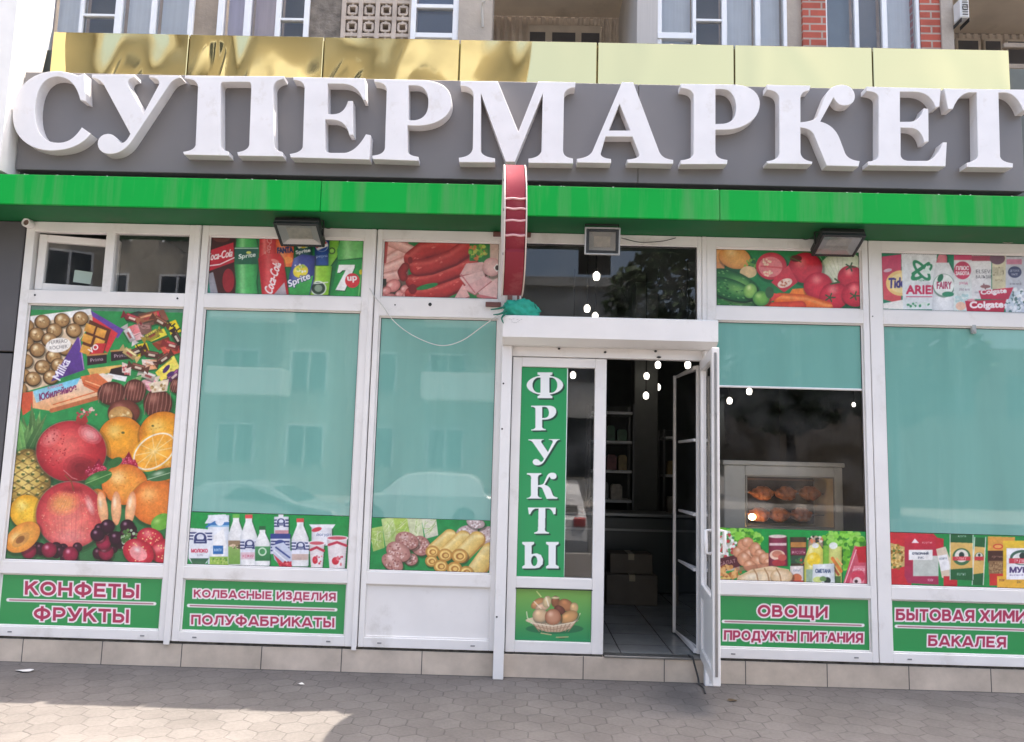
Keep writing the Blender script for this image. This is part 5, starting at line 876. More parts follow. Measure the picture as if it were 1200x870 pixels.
w4 = window(1.432, 2.701, 1.500, 2.654)
w5 = window(2.707, 4.145, 2.808, 4.03)
fh = MB(); fh.box(-.148, -.030, FRONT, BACK, 2.62, 3.42).box(1.356, 1.392, FRONT, BACK, 2.62, 3.42).box(1.394, 1.43, FRONT-.006, BACK, .19, 3.42)
fh.box(-.030, 1.356, FRONT, BACK, 3.336, 3.42).box(-.030, 1.356, FRONT, BACK, 2.56, 2.72)
fh.box(-.148, -.088, FRONT, BACK, .19, 2.62).box(-.088, 1.394, FRONT+.002, BACK, 2.425, 2.56)
wc = fh.build('window', PVC, shop)
pane(wc, -.03, 1.356, 2.72, 3.336)
gk = MB().box(-.03, 1.356, .02, .028, 3.33, 3.336, 0).box(1.350, 1.356, .02, .028, 2.72, 3.33, 0).build('gasket', GASKET, wc)
for w_, a, b2 in ((w2, -2.546, -1.293), (w3, -1.148, -.206), (w4, 1.5, 2.654), (w5, 2.808, 4.03)):
    pane(w_, a+B, b2-B, .745+B, (2.718 if w_ is w3 else 2.75)-B)
film(w2, -2.53, -1.31, 1.155, 2.735); film(w3, -1.133, -.222, 1.15, 2.703); film(w5, 2.822, 4.015, 1.15, 2.735)
film(w4, 1.515, 2.638, 2.236, 2.735, name='roller_blind')
MB().tube([(1.515, .033, 2.232), (2.638, .033, 2.232)], .009).build('blind_rod', WHITE, w4)
b_ = at(1140, 387, .02); MB().box(b_.x-.017, b_.x+.017, -.002, .026, b_.z-.03, b_.z+.04, .004).box(b_.x-.01, b_.x+.01, -.012, -.0025, b_.z-.02, b_.z+.0, .002).build('blind_bracket', mat('grey_clip', (.42, .43, .42), .4), w5)
# printed sheets
art_fruit().sheet('fruit_poster', PRINT, w1, -3.940, -2.714, .757, 2.738, .026)
art_drinks().sheet('drinks_poster', PRINT, w2, -2.534, -1.305, 2.872, 3.328, .026)
art_dairy().sheet('dairy_poster', PRINT, w2, -2.534, -1.305, .757, 1.15, .026)
art_sausages().sheet('sausage_poster', PRINT, w3, -1.136, -.218, 2.880, 3.328, .026)
art_rolls().sheet('stuffed_roll_poster', PRINT, w3, -1.136, -.218, .757, 1.147, .026)
art_veg().sheet('vegetable_poster', PRINT, w4, 1.512, 2.642, 2.872, 3.328, .026)
art_food().sheet('groceries_poster', PRINT, w4, 1.512, 2.642, .757, 1.146, .026)
art_clean().sheet('detergents_poster', PRINT, w5, 2.820, 4.018, 2.872, 3.328, .026)
art_grocery().sheet('dry_food_poster', PRINT, w5, 2.820, 4.018, .757, 1.146, .026)
art_panel((-6, 666, 196, 748), [('КОНФЕТЫ', 26.5, 697.6, 161.5, 702, 16.3), ('ФРУКТЫ', 36.5, 727.5, 149.5, 731, 16)], ((7, 703.6), (179.5, 708.2))).sheet('lettered_panel', PRINT, w1, -3.952, -2.702, .262, .652, .022)
art_panel((204, 672, 412, 752), [('КОЛБАСНЫЕ ИЗДЕЛИЯ', 225.4, 700.8, 392.4, 704.9, 9.4), ('ПОЛУФАБРИКАТЫ', 222.3, 732.6, 391, 736.3, 11.4)], ((219.5, 710.3), (392.5, 715.3))).sheet('lettered_panel', PRINT, w2, -2.546, -1.293, .262, .652, .022)
art_panel((834, 692, 1028, 774), [('ОВОЩИ', 888.6, 723.4, 971, 725.3, 14), ('ПРОДУКТЫ ПИТАНИЯ', 849.2, 750.9, 1012.5, 754.4, 11.6)], ((848.5, 729), (1012.5, 733.6))).sheet('lettered_panel', PRINT, w4, 1.5, 2.654, .262, .652, .022)
art_panel((1036, 696, 1232, 776), [('БЫТОВАЯ ХИМИЯ', 1051.5, 727.8, 1217, 730, 13.6), ('БАКАЛЕЯ', 1089.3, 758, 1180.8, 760, 12.8)], ((1052, 734.8), (1217, 739.6))).sheet('lettered_panel', PRINT, w5, 2.808, 4.03, .262, .652, .022)
box('blank_panel', PVC, w3, -1.136, -.218, .022, .04, .274, .640, 0)
# open vent sash of the first window, hinged on its left stile and swung inwards
vs_ = empty('vent_pivot', (-3.935, .03, 0)); bpy.data.objects.remove(vs_)
ang = math.radians(13); Mv = Matrix.Translation((-3.93, .028, 0)) @ Matrix.Rotation(ang, 4, 'Z')
s = MB(); L = .60
s.box(0, .058, 0, .05, 2.868, 3.325, .004, Mv).box(L-.058, L, 0, .05, 2.868, 3.325, .004, Mv).box(.058, L-.058, 0, .05, 3.267, 3.325, .004, Mv).box(.058, L-.058, 0, .05, 2.868, 2.926, .004, Mv)
sash = s.build('vent_sash', PVC, w1)
q = [(Mv @ Vector(p))[:] for p in ((.058, .025, 2.926), (L-.058, .025, 2.926), (L-.058, .025, 3.267), (.058, .025, 3.267))]; MB().quad(*q).build('glass_pane', GLASSD, w1)
q = [(Mv @ Vector(p))[:] for p in ((.27, .020, 2.955), (.40, .020, 2.945), (.41, .020, 3.045), (.275, .020, 3.055))]; MB().quad(*q).build('paper_note', mat('pale_note', (.42, .52, .46), .8), w1)
MB().quad((-3.3, .033, 2.86), (-2.702, .033, 2.86), (-2.702, .033, 3.34), (-3.3, .033, 3.34)).build('glass_pane', GLASSD, w1)
# screws and holes in the frames
for p, w_, r in ((at(41, 346), w1, .008), (at(208, 350), w1, .008), (at(463, 357.5), w3, .006), (at(504, 357), w3, .014), (at(1022.5, 371), w5, .005), (at(590, 417), wc, .006)):
    MB().lathe([(.0005, -.003), (r, -.003), (r, -.0005)], (p.x, 0, p.z), 12, 'y').build('screw_hole', GASKET, w_)

# ---------------------------------------------------------------- doors
dl = MB(); X0, X1 = -.082, .652
for a, b2, c, d2 in ((X0, -.012, .185, 2.42), (.562, X1, .185, 2.42), (-.012, .562, 2.345, 2.42), (-.012, .562, .656, .738), (-.012, .562, .185, .268)): dl.box(a, b2, .010, .072, c, d2, .004)
door = dl.build('door', PVC, shop)
art_fruit_sign().sheet('fruit_sign', PRINT, door, -.010, .352, .740, 2.343, .030, gain=1.0)
MB().quad((-.012, .036, .738), (.562, .036, .738), (.562, .036, 2.345), (-.012, .036, 2.345)).build('glass_pane', GLASSD, door)
art_basket().sheet('bread_poster', PRINT, door, -.010, .560, .270, .654, .030)
gk = MB().box(-.016, .566, .004, .0095, .65, .656, 0).box(X1, X1+.004, .02, .06, .19, 2.41, 0).build('gasket', GASKET, door)
# right leaf swung out over the pavement
hx, hy = 1.372, -.002; ex, ey = 1.283, -.755
a = math.atan2(ey-hy, ex-hx); L = math.hypot(ex-hx, ey-hy); Md = Matrix.Translation((hx, hy, 0)) @ Matrix.Rotation(a, 4, 'Z')
s = MB()
for u0, u1, z0, z1 in ((0, .07, .19, 2.415), (L-.085, L, .19, 2.415), (.07, L-.085, 2.335, 2.415), (.07, L-.085, .19, .27), (.07, L-.085, .64, .735)): s.box(u0, u1, 0, .05, z0, z1, .004, Md)
dr = s.build('door', PVC, shop)
q = [(Md @ Vector(p))[:] for p in ((.07, .022, .735), (L-.085, .022, .735), (L-.085, .022, 2.335), (.07, .022, 2.335))]; MB().quad(*q).build('glass_pane', GLASSD, dr)
MB().box(.07, L-.085, .016, .03, .27, .64, 0, Md).build('kick_panel', PVC, dr)
MB().box(L+.001, L+.009, .016, .032, .25, 2.38, .001, Md).build('lock_strip', mat('steel_strip', (.30, .30, .30), .35, metal=.8, dirt=(.05, .05, .05), dscale=9), dr)
h_ = MB(); P = lambda u, v, z: (Md @ Vector((u, v, z)))[:]
for sd in (-.035, .085): h_.tube([P(L-.05, .0 if sd < 0 else .05, 1.18), P(L-.05, sd, 1.18), P(L-.05, sd, 1.03), P(L-.05, .0 if sd < 0 else .05, 1.03)], .013, 10)
h_.build('handle', WHITE, dr, smooth=True)
# ================================================================ ROLLER SHUTTER
rs_ = empty('roller_shutter', (.655, 0, 0), 'white roller shutter box over the open entrance with guide rails down to the pavement', 'shutter')
b = MB(); b.prism([(-.005, 2.70), (-.005, 2.50), (-.09, 2.50), (-.175, 2.548), (-.178, 2.706), (-.168, 2.716), (-.005, 2.716)], -.165, 1.475, axis='x'); b.build('shutter_box', WHITE, rs_)
for x in (-.168, 1.398):
    o = MB().box(x, x+.078, -.055, -.004, .0, 2.499, .004).build('guide_rail', WHITE, rs_)
    MB().box(x+.030, x+.048, -.0565, -.0553, .02, 2.49, 0).build('rail_groove', mat('pale_groove', (.55, .55, .55), .5), o) if x > 1 else None
    for z in (2.2, 1.85, .45): MB().lathe([(.0005, -.0585), (.007, -.0585), (.007, -.0555)], (x+.018, 0, z), 10, 'y').build('rail_screw', GASKET, o)
for px, py in ((655, 409), (709, 413), (768, 412), (772, 419)): p = at(px, py, .0); MB().blob((p.x, -.008, p.z), (.012+.008*(py > 415), .008, .009), 1, .2).build('latch_stub', BLACK, rs_)
m_ = MB()
for k, (x, z) in enumerate(((-.12, 2.682), (-.105, 2.676), (-.09, 2.684), (-.06, 2.680), (-.045, 2.674), (-.03, 2.682), (-.10, 2.66), (-.085, 2.655), (-.07, 2.656), (-.055, 2.662))): m_.box(x, x+.012, -.1795, -.1785, z, z+.003, 0)
m_.build('scuff_mark', mat('grey_scuff', (.45, .45, .44), .7), rs_)

# ================================================================ MAIN SIGN
sg = empty('supermarket_sign', (0, -.2, 3.75), 'grey signboard with large white raised letters reading СУПЕРМАРКЕТ above the green fascia', 'sign')
BY = -.262
for a, b2 in ((-3.985, .842), (.845, 3.79)): box('sign_board', GREYP, sg, a, b2, BY, -.17, 3.752, 4.552, .004)
for n, p in LETTERS:
    c = bpy.data.curves.new('letter', 'CURVE'); c.dimensions = '2D'; c.fill_mode = 'BOTH'; c.extrude = .0485; c.bevel_depth = .0025; c.bevel_resolution = 0
    for P in path_pts(p, 10):
        sp = c.splines.new('POLY'); sp.points.add(len(P)-1); sp.use_cyclic_u = True
        for k, q in enumerate(P): sp.points[k].co = (q[0], q[1], 0, 1)
    o = bpy.data.objects.new('tmp', c); me = bpy.data.meshes.new_from_object(o); bpy.data.objects.remove(o); bpy.data.curves.remove(c)
    me.transform(Matrix.Translation((0, -.311-sg.location.y, -sg.location.z)) @ Matrix.Rotation(PI/2, 4, 'X')); me.name = 'letter'; me.shade_flat()
    me.materials.clear(); me.materials.append(LETTER)
    o = bpy.data.objects.new('letter', me); COL.objects.link(o); o.parent = sg
# ================================================================ APARTMENT BUILDING BEHIND
AY = 1.3
apt = empty('apartment_building', (0, AY, 0), 'grey-beige apartment building with white balcony windows rising behind the parapet of the shop', 'building')
CONC = mat('weathered_concrete', (.28, .23, .18), .85, noise=.22, nscale=2.5, bump=.3, bscale=25, dirt=(.17, .145, .12), dscale=2)
CONCL = mat('pale_concrete', (.40, .35, .295), .85, noise=.12, nscale=3, bump=.2, bscale=30, dirt=(.30, .27, .24), dscale=2)
ROUGH = mat('rough_render', (.18, .155, .13), .95, noise=.4, nscale=9, bump=.9, bscale=18)
BRICK = wavetile('red_brick', ((.46, .10, .065), (.38, .085, .055)), (.42, .33, .28), .24, .078, .010, .5, .85, bump=.4)
APVC = mat('apartment_pvc', (.78, .79, .80), .35, noise=.03)
CURT_B = mat('pale_blue_curtain', (.74, .79, .85), .9, noise=.05, nscale=3, stretch=(14, 1, .4))
CURT_P = mat('pinkish_curtain', (.62, .54, .58), .9, noise=.06, nscale=3, stretch=(14, 1, .4))
CURT_V = mat('violet_curtain', (.52, .50, .64), .9, noise=.06, nscale=3, stretch=(14, 1, .4))
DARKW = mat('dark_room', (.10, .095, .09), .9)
BLUEW = mat('blue_room', (.26, .32, .38), .9, noise=.15, nscale=2)
AGL = glass('apartment_glass', refl=1.5, wav=.2, wsc=.8)
ZT = 9.0
X = lambda px, y=20, Y=AY: at(px, y, Y).x
Zp = lambda py, px=600, Y=AY: at(px, py, Y).z
def strip(px0, px1, m, name='wall', y0=AY, y1=AY+.3, zb=4.4, zt=ZT): return MB().box(X(px0), X(px1), y0, y1, zb, zt, 0).build(name, m, apt)
def aw(edges, panes, m_out=None, ybar=None, zb=4.2, Y=AY-.03, bottom=None):
    """loggia glazing: edges = frame posts (start, end), panes between them = (material behind, bar height or None)"""
    f = MB(); fw = None
    for a, b2 in edges: f.box(X(a), X(b2), Y, Y+.07, zb, ZT-.01, .004)
    for (e0, e1), (m, bar) in zip(zip(edges[:-1], edges[1:]), panes):
        if bar: z = Zp(bar, e0[1]); f.box(X(e0[1]), X(e1[0]), Y+.004, Y+.06, z-.012, z+.012, .002)
        if bottom: z = Zp(bottom, e0[1]); f.box(X(e0[1]), X(e1[0]), Y, Y+.06, z-.05, z, .002)
    fw = f.build('window', APVC, apt)
    for (e0, e1), (m, bar) in zip(zip(edges[:-1], edges[1:]), panes):
        a, b2 = X(e0[1]), X(e1[0]); MB().quad((a, Y+.03, zb), (b2, Y+.03, zb), (b2, Y+.03, ZT-.02), (a, Y+.03, ZT-.02)).build('glass_pane', AGL, fw)
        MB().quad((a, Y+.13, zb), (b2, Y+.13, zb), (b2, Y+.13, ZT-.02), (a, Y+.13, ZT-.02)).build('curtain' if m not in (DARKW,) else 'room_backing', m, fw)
strip(-140, 58, CONC)
aw([(56, 61), (95, 99), (136, 144), (178, 184), (222, 228)], [(CURT_B, None), (DARKW, 19), (CURT_B, None), (CURT_B, None)])
strip(228, 256, CONC)
aw([(256, 263), (287, 295), (324, 330), (357, 363)], [(CURT_V, None), (CURT_P, None), (DARKW, 24)])
strip(363, 403, ROUGH)
# pierced concrete screen
x0, x1 = X(403), X(482); sc = MB(); n = 4; cw = (x1-x0)/n
for k in range(n+1): sc.box(x0+k*cw-.022, x0+k*cw+.022, AY-.02, AY+.1, 4.4, ZT, .004)
for j in range(14):
    z = Zp(20, 440)-.02+(j-8)*cw*1.05
    sc.box(x0, x1, AY-.012, AY+.09, z-.02, z+.02, .004)
    for k in range(n):
        xm = x0+(k+.5)*cw; zm = z+cw*.52; a = cw*.24
        sc.box(xm-a, xm+a, AY-.008, AY+.08, zm-a-.012, zm-a+.012, .003).box(xm-a, xm+a, AY-.008, AY+.08, zm+a-.012, zm+a+.012, .003)
        sc.box(xm-a-.012, xm-a+.012, AY-.006, AY+.08, zm-a, zm+a, .003).box(xm+a-.012, xm+a+.012, AY-.006, AY+.08, zm-a, zm+a, .003)
        sc.box(xm-.012, xm+.012, AY-.004, AY+.08, z, zm-a, .003).box(xm-.012, xm+.012, AY-.004, AY+.08, zm+a, z+cw*1.05, .003)
sc.build('pierced_screen', mat('screen_concrete', (.46, .39, .33), .9, noise=.2, nscale=6), apt)
MB().box(x0, x1, AY+.2, AY+.3, 4.4, ZT, 0).build('screen_backing', mat('dusky_pink_wall', (.22, .13, .11), .9, noise=.3), apt)
aw([(482, 488), (531, 538)], [(mat('blue_upper', (.16, .22, .34), .6), None)], bottom=40)
zz = Zp(9, 510); MB().box(X(488), X(531), AY-.028, AY+.03, zz-.02, zz+.02, .003).box(X(488), X(531), AY+.05, AY+.06, 4.2, zz, 0).build('window_bar', APVC, apt)
MB().box(X(489), X(530), AY+.034, AY+.045, Zp(37, 510), zz-.02, 0).build('lower_pane', mat('dark_pane', (.09, .09, .10), .15), apt)
strip(538, 577, CONCL, y0=AY-.05)
# open balcony with soffit, ribbed back wall and a window head
def balcony(pxa, pxb, ysoff, by=AY+1.5, win=()):
    xa, xb = X(pxa), X(pxb); zs = Zp(ysoff, 660, by); xr = max(xb, at(pxb, 20, by).x+.2) if pxb < 1190 else xb+4
    MB().box(xa-.3, xr, AY+.0, by, zs, zs+.16, 0).build('balcony_soffit', mat('stained_soffit', (.66, .57, .46), .9, noise=.12, nscale=2, dirt=(.24, .19, .15), dscale=1.2), apt)
    r = MB(); x = xa-.3
    r.box(xa-.3, xr, by+.03, by+.1, 4.4, zs, 0)
    while x < xr: r.box(x, x+.05, by, by+.029, 4.4, zs, .006); x += .09
    r.build('ribbed_wall', mat('ribbed_tile', (.55, .48, .41), .8, noise=.2, nscale=6), apt)
    MB().box(xa-.3, xr, AY, AY+.1, zs+.16, ZT, 0).build('balcony_front', CONCL, apt)
    return zs
zs = balcony(577, 746, 20)
by = AY+1.5
h = MB(); h.box(at(618, 40, by).x, at(705, 40, by).x, by-.05, by-.002, 4.4, at(660, 32, by).z, .01); wh = h.build('window', mat('beige_frame', (.52, .46, .39), .7, noise=.1), apt)
for a, b2 in ((621, 639), (647, 674), (681, 702)): MB().box(at(a, 40, by).x, at(b2, 40, by).x, by-.056, by-.0505, 4.4, at(a, 40.5+(a-621)*.02, by).z, 0).build('dark_pane', mat('dark_pane', (.09, .09, .10), .15), wh)
strip(746, 770, mat('ribbed_pillar', (.46, .44, .42), .8, noise=.08, nscale=4, stretch=(30, 1, .3)), y0=AY-.04, y1=AY+1.5)
aw([(769, 775), (811, 815), (845, 851), (884, 890), (917, 921)], [(CURT_B, None), (DARKW, 25), (CURT_B, None), (CURT_B, None)], bottom=None)
b = MB().box(X(770), X(811), AY-.045, AY+.02, Zp(48, 790), Zp(41, 790), .003).build('window_sill', APVC, apt)
strip(921, 939, CONCL)
strip(939, 966, BRICK, 'brick_pier', y0=AY-.04)
aw([(965, 968), (1000, 1005), (1032, 1038), (1072, 1076)], [(BLUEW, None), (mat('grey_room', (.24, .25, .27), .9), None), (CURT_B, None)])
strip(1076, 1099, BRICK, 'brick_pier', y0=AY-.04)
strip(1099, 1113, CONCL, y0=AY-.06)
balcony(1113, 1260, 30)
h = MB()
for a, b2 in ((1117, 1147), (1150, 1172), (1176, 1215)): h.box(at(a, 50, by).x, at(b2, 50, by).x, by-.05, by-.002, 4.4, at(a, 47+(a-1117)*.02, by).z, .01)
wh = h.build('window', mat('beige_frame', (.52, .46, .39), .7), apt)
for a, b2 in ((1120, 1143), (1152, 1169), (1178, 1212)): MB().box(at(a, 50, by).x, at(b2, 50, by).x, by-.056, by-.0505, 4.4, at(a, 50.5+(a-1117)*.02, by).z, 0).build('dark_pane', mat('dark_pane', (.09, .09, .10), .15), wh)
r = MB()
for z in (.0, .22): r.box(at(1176, 78, AY).x, at(1330, 78, AY).x, AY-.02, AY+.02, at(1176, 78, AY).z+z-.03, at(1176, 78, AY).z+z+.02, .005)
r.build('balcony_rail', CONC, apt)
MB().box(at(1176, 78, AY).x, 9, AY+.05, AY+.12, 3.4, at(1176, 88, AY).z, 0).build('balcony_parapet', ROUGH, apt)
MB().box(-12, 12, AY+1.75, AY+2, 4.73, ZT, 0).build('wall', CONC, apt)
MB().box(-12, X(-140), AY, AY+.3, 0, ZT, 0).build('wall', CONC, apt)
MB().box(6.72, 17, AY+.01, AY+12, ZT+.01, 30, 0).build('shading_storeys', CONC, apt)  # unseen taller block, added and sized to shade the pavement
# small fittings on the apartment house
def aircon(px, py, wpx, hpx, Y, lab):
    p = at(px, py, Y); k = (Y-CAM[1])/FPX; wd, ht = wpx*k, hpx*k
    a = empty('air_conditioner', (p.x, Y-.002, p.z-ht/2), lab, 'air conditioner', 'air conditioners on the apartment building')
    MB().box(p.x-wd/2, p.x+wd/2, Y-.16, Y-.03, p.z-ht/2, p.z+ht/2, .012).build('casing', mat('aircon_white', (.70, .70, .68), .5, noise=.05), a)
    g_ = MB(); n = 7
    for k2 in range(n): z = p.z-ht*.36+k2*ht*.12; g_.box(p.x-wd*.30, p.x+wd*.30, -.008+Y-.16, Y-.161, z, z+ht*.03, 0)
    g_.lathe([(wd*.26, Y-.163), (wd*.30, Y-.17), (wd*.34, Y-.163)], (p.x, 0, p.z), 24, 'y'); g_.build('fan_grille', mat('dark_grille', (.10, .10, .10), .6), a)
    MB().box(p.x-wd*.45, p.x-wd*.40, Y-.16, Y, p.z-ht/2-.04, p.z-ht/2-.002, 0).box(p.x+wd*.40, p.x+wd*.45, Y-.16, Y, p.z-ht/2-.04, p.z-ht/2-.002, 0).build('bracket', BLACK, a)
aircon(1120, 20, 11, 26, AY-.04, 'white air conditioner with slotted grille beside the red brick pier')
aircon(732, 38, 15, 22, by, 'white air conditioner box at the right end of the open balcony')
p = at(566, 18, AY-.06)
hk = MB().tube([(p.x, AY-.05, p.z-.12), (p.x-.01, AY-.10, p.z+.06), (p.x, AY-.13, p.z+.10), (p.x+.02, AY-.17, p.z+.07)], .012, 8).build('wall_hook', mat('pale_pipe', (.5, .48, .44), .6)); hk.name = 'wall_hook'
tag(hk, 'thin bent pipe on the pale concrete wall between screen and balcony', 'pipe')

# ================================================================ WHAT STANDS ACROSS THE STREET (seen in the panes and the mirror parapet)
op = empty('opposite_building', (0, -27, 0), 'pale plastered apartment house with white balconies across the street', 'building')
OW = mat('cream_plaster', (.36, .33, .27), .8, noise=.08, nscale=.6); OW2 = mat('grey_plaster', (.50, .50, .48), .8, noise=.08)
MB().box(-26, -1.0, -39, -27, 0, 21, 0).build('wall', OW, op); MB().box(-1.0, 5.0, -38, -28, 0, 9.5, 0).build('wall', OW2, op)
MB().box(-26.2, -.8, -39.2, -26.7, 21, 21.5, 0).build('roof_slab', OW2, op); MB().box(-1, 5.2, -38, -27.7, 9.5, 9.9, 0).build('roof_slab', OW2, op)
wins = MB()
for fl in range(6):
    for k in range(8):
        x = -25+k*3.0; wins.box(x, x+1.5, -26.99, -26.93, 1.3+fl*3.2, 2.9+fl*3.2, 0)
wins.build('window_row', mat('far_window', (.03, .035, .04), .1), op)
fr = MB()
for fl in range(6):
    for k in range(8):
        x = -25+k*3.0; z = 1.3+fl*3.2; fr.box(x-.08, x, -26.97, -26.9, z-.08, z+1.68, 0).box(x+1.5, x+1.58, -26.97, -26.9, z-.08, z+1.68, 0).box(x+.7, x+.78, -26.92, -26.88, z, z+1.6, 0).box(x, x+1.5, -26.97, -26.9, z+1.6, z+1.68, 0)
fr.build('window_frame', APVC, op)
for k in range(3):
    bl = MB()
    for fl in range(1, 6): bl.box(-22.2+k*9, -19.0+k*9, -26.9, -25.6, fl*3.2+.9, fl*3.2+2.0, .02)
    bl.build('balcony', mat('balcony_white', (.80, .80, .78), .6), op)
wb = MB().box(-.5, 4.4, -27.99, -27.9, 5.2, 7.0, 0).box(-.5, 4.4, -27.99, -27.9, 1.0, 3.6, 0); wb.build('window_row', mat('far_window', (.03, .035, .04), .1), op)
ob = empty('side_street_building', (24, -30, 0), 'low brown brick house across the street on the right', 'building')
MB().box(12, 40, -40, -30, 0, 7.5, 0).build('wall', mat('brown_brick_wall', (.15, .125, .10), .85, noise=.1), ob)
w_ = MB()
for k in range(8): w_.box(13+k*3.2, 14.6+k*3.2, -29.99, -29.93, 4.4, 6.2, 0)
w_.build('window_row', mat('far_window', (.03, .035, .04), .1), ob)
# trees across the street
BARK = mat('bark', (.10, .075, .055), .9, noise=.3, bump=.6)
LEAF = [mat('leaf_green', (.055, .10, .03), .6, noise=.35, nscale=3), mat('leaf_green_deep', (.035, .075, .022), .6, noise=.35, nscale=3)]
def tree(x, y, h, r, seed, lab):
    R = random.Random(seed); t = empty('street_tree', (x, y, 0), lab, 'tree', 'trees across the street'); tk = MB()
    tk.tube([(x, y, 0), (x+.1, y, h*.3), (x-.1, y+.1, h*.55), (x, y, h*.85)], [.2, .15, .11, .03], 10); ends = []
    for k in range(9):
        a = R.uniform(0, 6.28); z = h*R.uniform(.35, .65); e = Vector((x+r*.75*math.cos(a), y+r*.75*math.sin(a), z+r*R.uniform(.2, .8))); ends.append(e); tk.tube([(x, y, z), ((x+e.x)/2, (y+e.y)/2, z+.5), e[:]], [.07, .05, .02], 6)
    tk.build('trunk', BARK, t)
    for mi in range(2):
        lv = MB()
        for k in range(2600):
            u = Vector((R.gauss(0, 1), R.gauss(0, 1), R.gauss(0, 1))).normalized()*R.uniform(.35, 1)**.5
            c = Vector((x+u.x*r*(1+.25*math.sin(5*u.z+seed)), y+u.y*r, h*.68+u.z*h*.34)); n = Vector((R.uniform(-1, 1), R.uniform(-1, 1), R.uniform(-.3, 1))).normalized(); a = n.orthogonal().normalized(); b3 = n.cross(a); s_ = R.uniform(.1, .2)
            lv.quad((c+a*s_)[:], (c+b3*s_*.6)[:], (c-a*s_)[:], (c-b3*s_*.6)[:])
        me = bpy.data.meshes.new('crown'); me.from_pydata([(Vector(v)-t.location)[:] for v in lv.v], [], lv.f); me.materials.append(LEAF[mi]); o = bpy.data.objects.new('crown', me); COL.objects.link(o); o.parent = t
tree(5.6, -20.9, 10.5, 2.3, 1, 'leafy green street tree across the street beside the grey low wing')
tree(9.4, -21.3, 8.2, 2.6, 5, 'smaller leafy street tree in front of the brown brick house')
tree(13.2, -21.6, 9.0, 2.8, 9, 'broad leafy street tree furthest right across the street')
# parked cars
CARW = mat('white_car_paint', (.72, .73, .74), .25, coat=.6); CARG = mat('silver_car_paint', (.34, .36, .38), .3, coat=.6); CARGL = mat('car_glass', (.015, .018, .02), .06); TYRE = mat('tyre', (.02, .02, .02), .8); RIM = mat('alloy_rim', (.42, .42, .43), .35, metal=.7)
def car(x, y, rz, paint, lab, suv):
    c = empty('parked_car', (x, y, -.45), lab, 'car', 'cars parked along the street')
    z0 = .28; hh = 1.68 if suv else 1.45; L = 2.25; Wd = .9
    prof = [(-L, .55), (-L+.05, .95), (-L+.25, 1.02 if suv else .98), (-1.75 if suv else -1.55, hh-.25 if suv else 1.05), (-1.5 if suv else -.95, hh-.05), (-.2, hh), (.5, hh-.08), (1.15, 1.02), (L-.25, .88), (L, .70), (L, .40), (L-.1, z0), (-L+.1, z0)]
    vs = []; nP = len(prof); rows = (-Wd, -Wd*.96, Wd*.96, Wd)
    for k, wy in enumerate(rows):
        for (u, z) in prof:
            t = max(0, (z-.95)/(hh-.95)); yy = wy*(1-.2*t); zz = z if k in (1, 2) else z-.04*(z > .5); vs.append((u, yy, zz))
    fs = [tuple(range(nP))[::-1], tuple(3*nP+i for i in range(nP))]+[(k*nP+i, k*nP+(i+1) % nP, (k+1)*nP+(i+1) % nP, (k+1)*nP+i) for k in range(3) for i in range(nP)]
    MB().add(vs, fs).build('body', paint, c, local=True)
    g_ = MB(); q = .84
    for s_ in (-1, 1):
        k = s_*(Wd*.9+.012); kt = s_*(Wd*.815+.012)
        g_.quad((-1.55, k, 1.05), (.95, k, 1.05), (.42, kt, hh-.14), (-1.35 if suv else -.9, kt, hh-.14))
    g_.build('side_window', CARGL, c, local=True)
    MB().quad((-L+.24, -.72, 1.06), (-L+.24, .72, 1.06), (-1.72 if suv else -1.5, .66, hh-.27), (-1.72 if suv else -1.5, -.66, hh-.27)).build('rear_window', CARGL, c, local=True)
    MB().quad((1.16, -.74, 1.06), (1.16, .74, 1.06), (.56, .66, hh-.10), (.56, -.66, hh-.10)).build('windscreen', CARGL, c, local=True)
    for s_ in (-1, 1):
        MB().box(-L-.012, -L+.2, s_*.62, s_*.86, .82, 1.0, .03).build('tail_light', mat('tail_light_red', (.45, .01, .015), .2), c, local=True)
        MB().box(L-.2, L+.012, s_*.56, s_*.84, .62, .76, .03).build('headlight', mat('headlight_glass', (.6, .62, .64), .1), c, local=True)
    for u in (-1.35, 1.4):
        for s_ in (-1, 1):
            wh = MB().lathe([(.20, -.11), (.31, -.11), (.335, -.08), (.335, .08), (.31, .11), (.20, .11)], (u, s_*.83, .335), 28, 'y').build('wheel', TYRE, c, local=True)
            MB().lathe([(.0005, s_*.10), (.07, s_*.105), (.20, s_*.085)], (u, s_*.83, .335), 20, 'y').build('rim', RIM, wh, local=True)
    c.rotation_euler = (0, 0, rz)
car(.58, -11.7, -PI/2+.06, CARW, 'white parked SUV seen as a reflection in the glass of the entrance door', True)
car(-6.2, -12.4, .04, CARG, 'silver parked car nearest the shop on the left of the street', False)
car(-11.5, -12.5, .02, CARW, 'white parked car further left along the street', False)
car(-3.0, -18.2, PI, CARW, 'white parked car by the far kerb across the street', True)
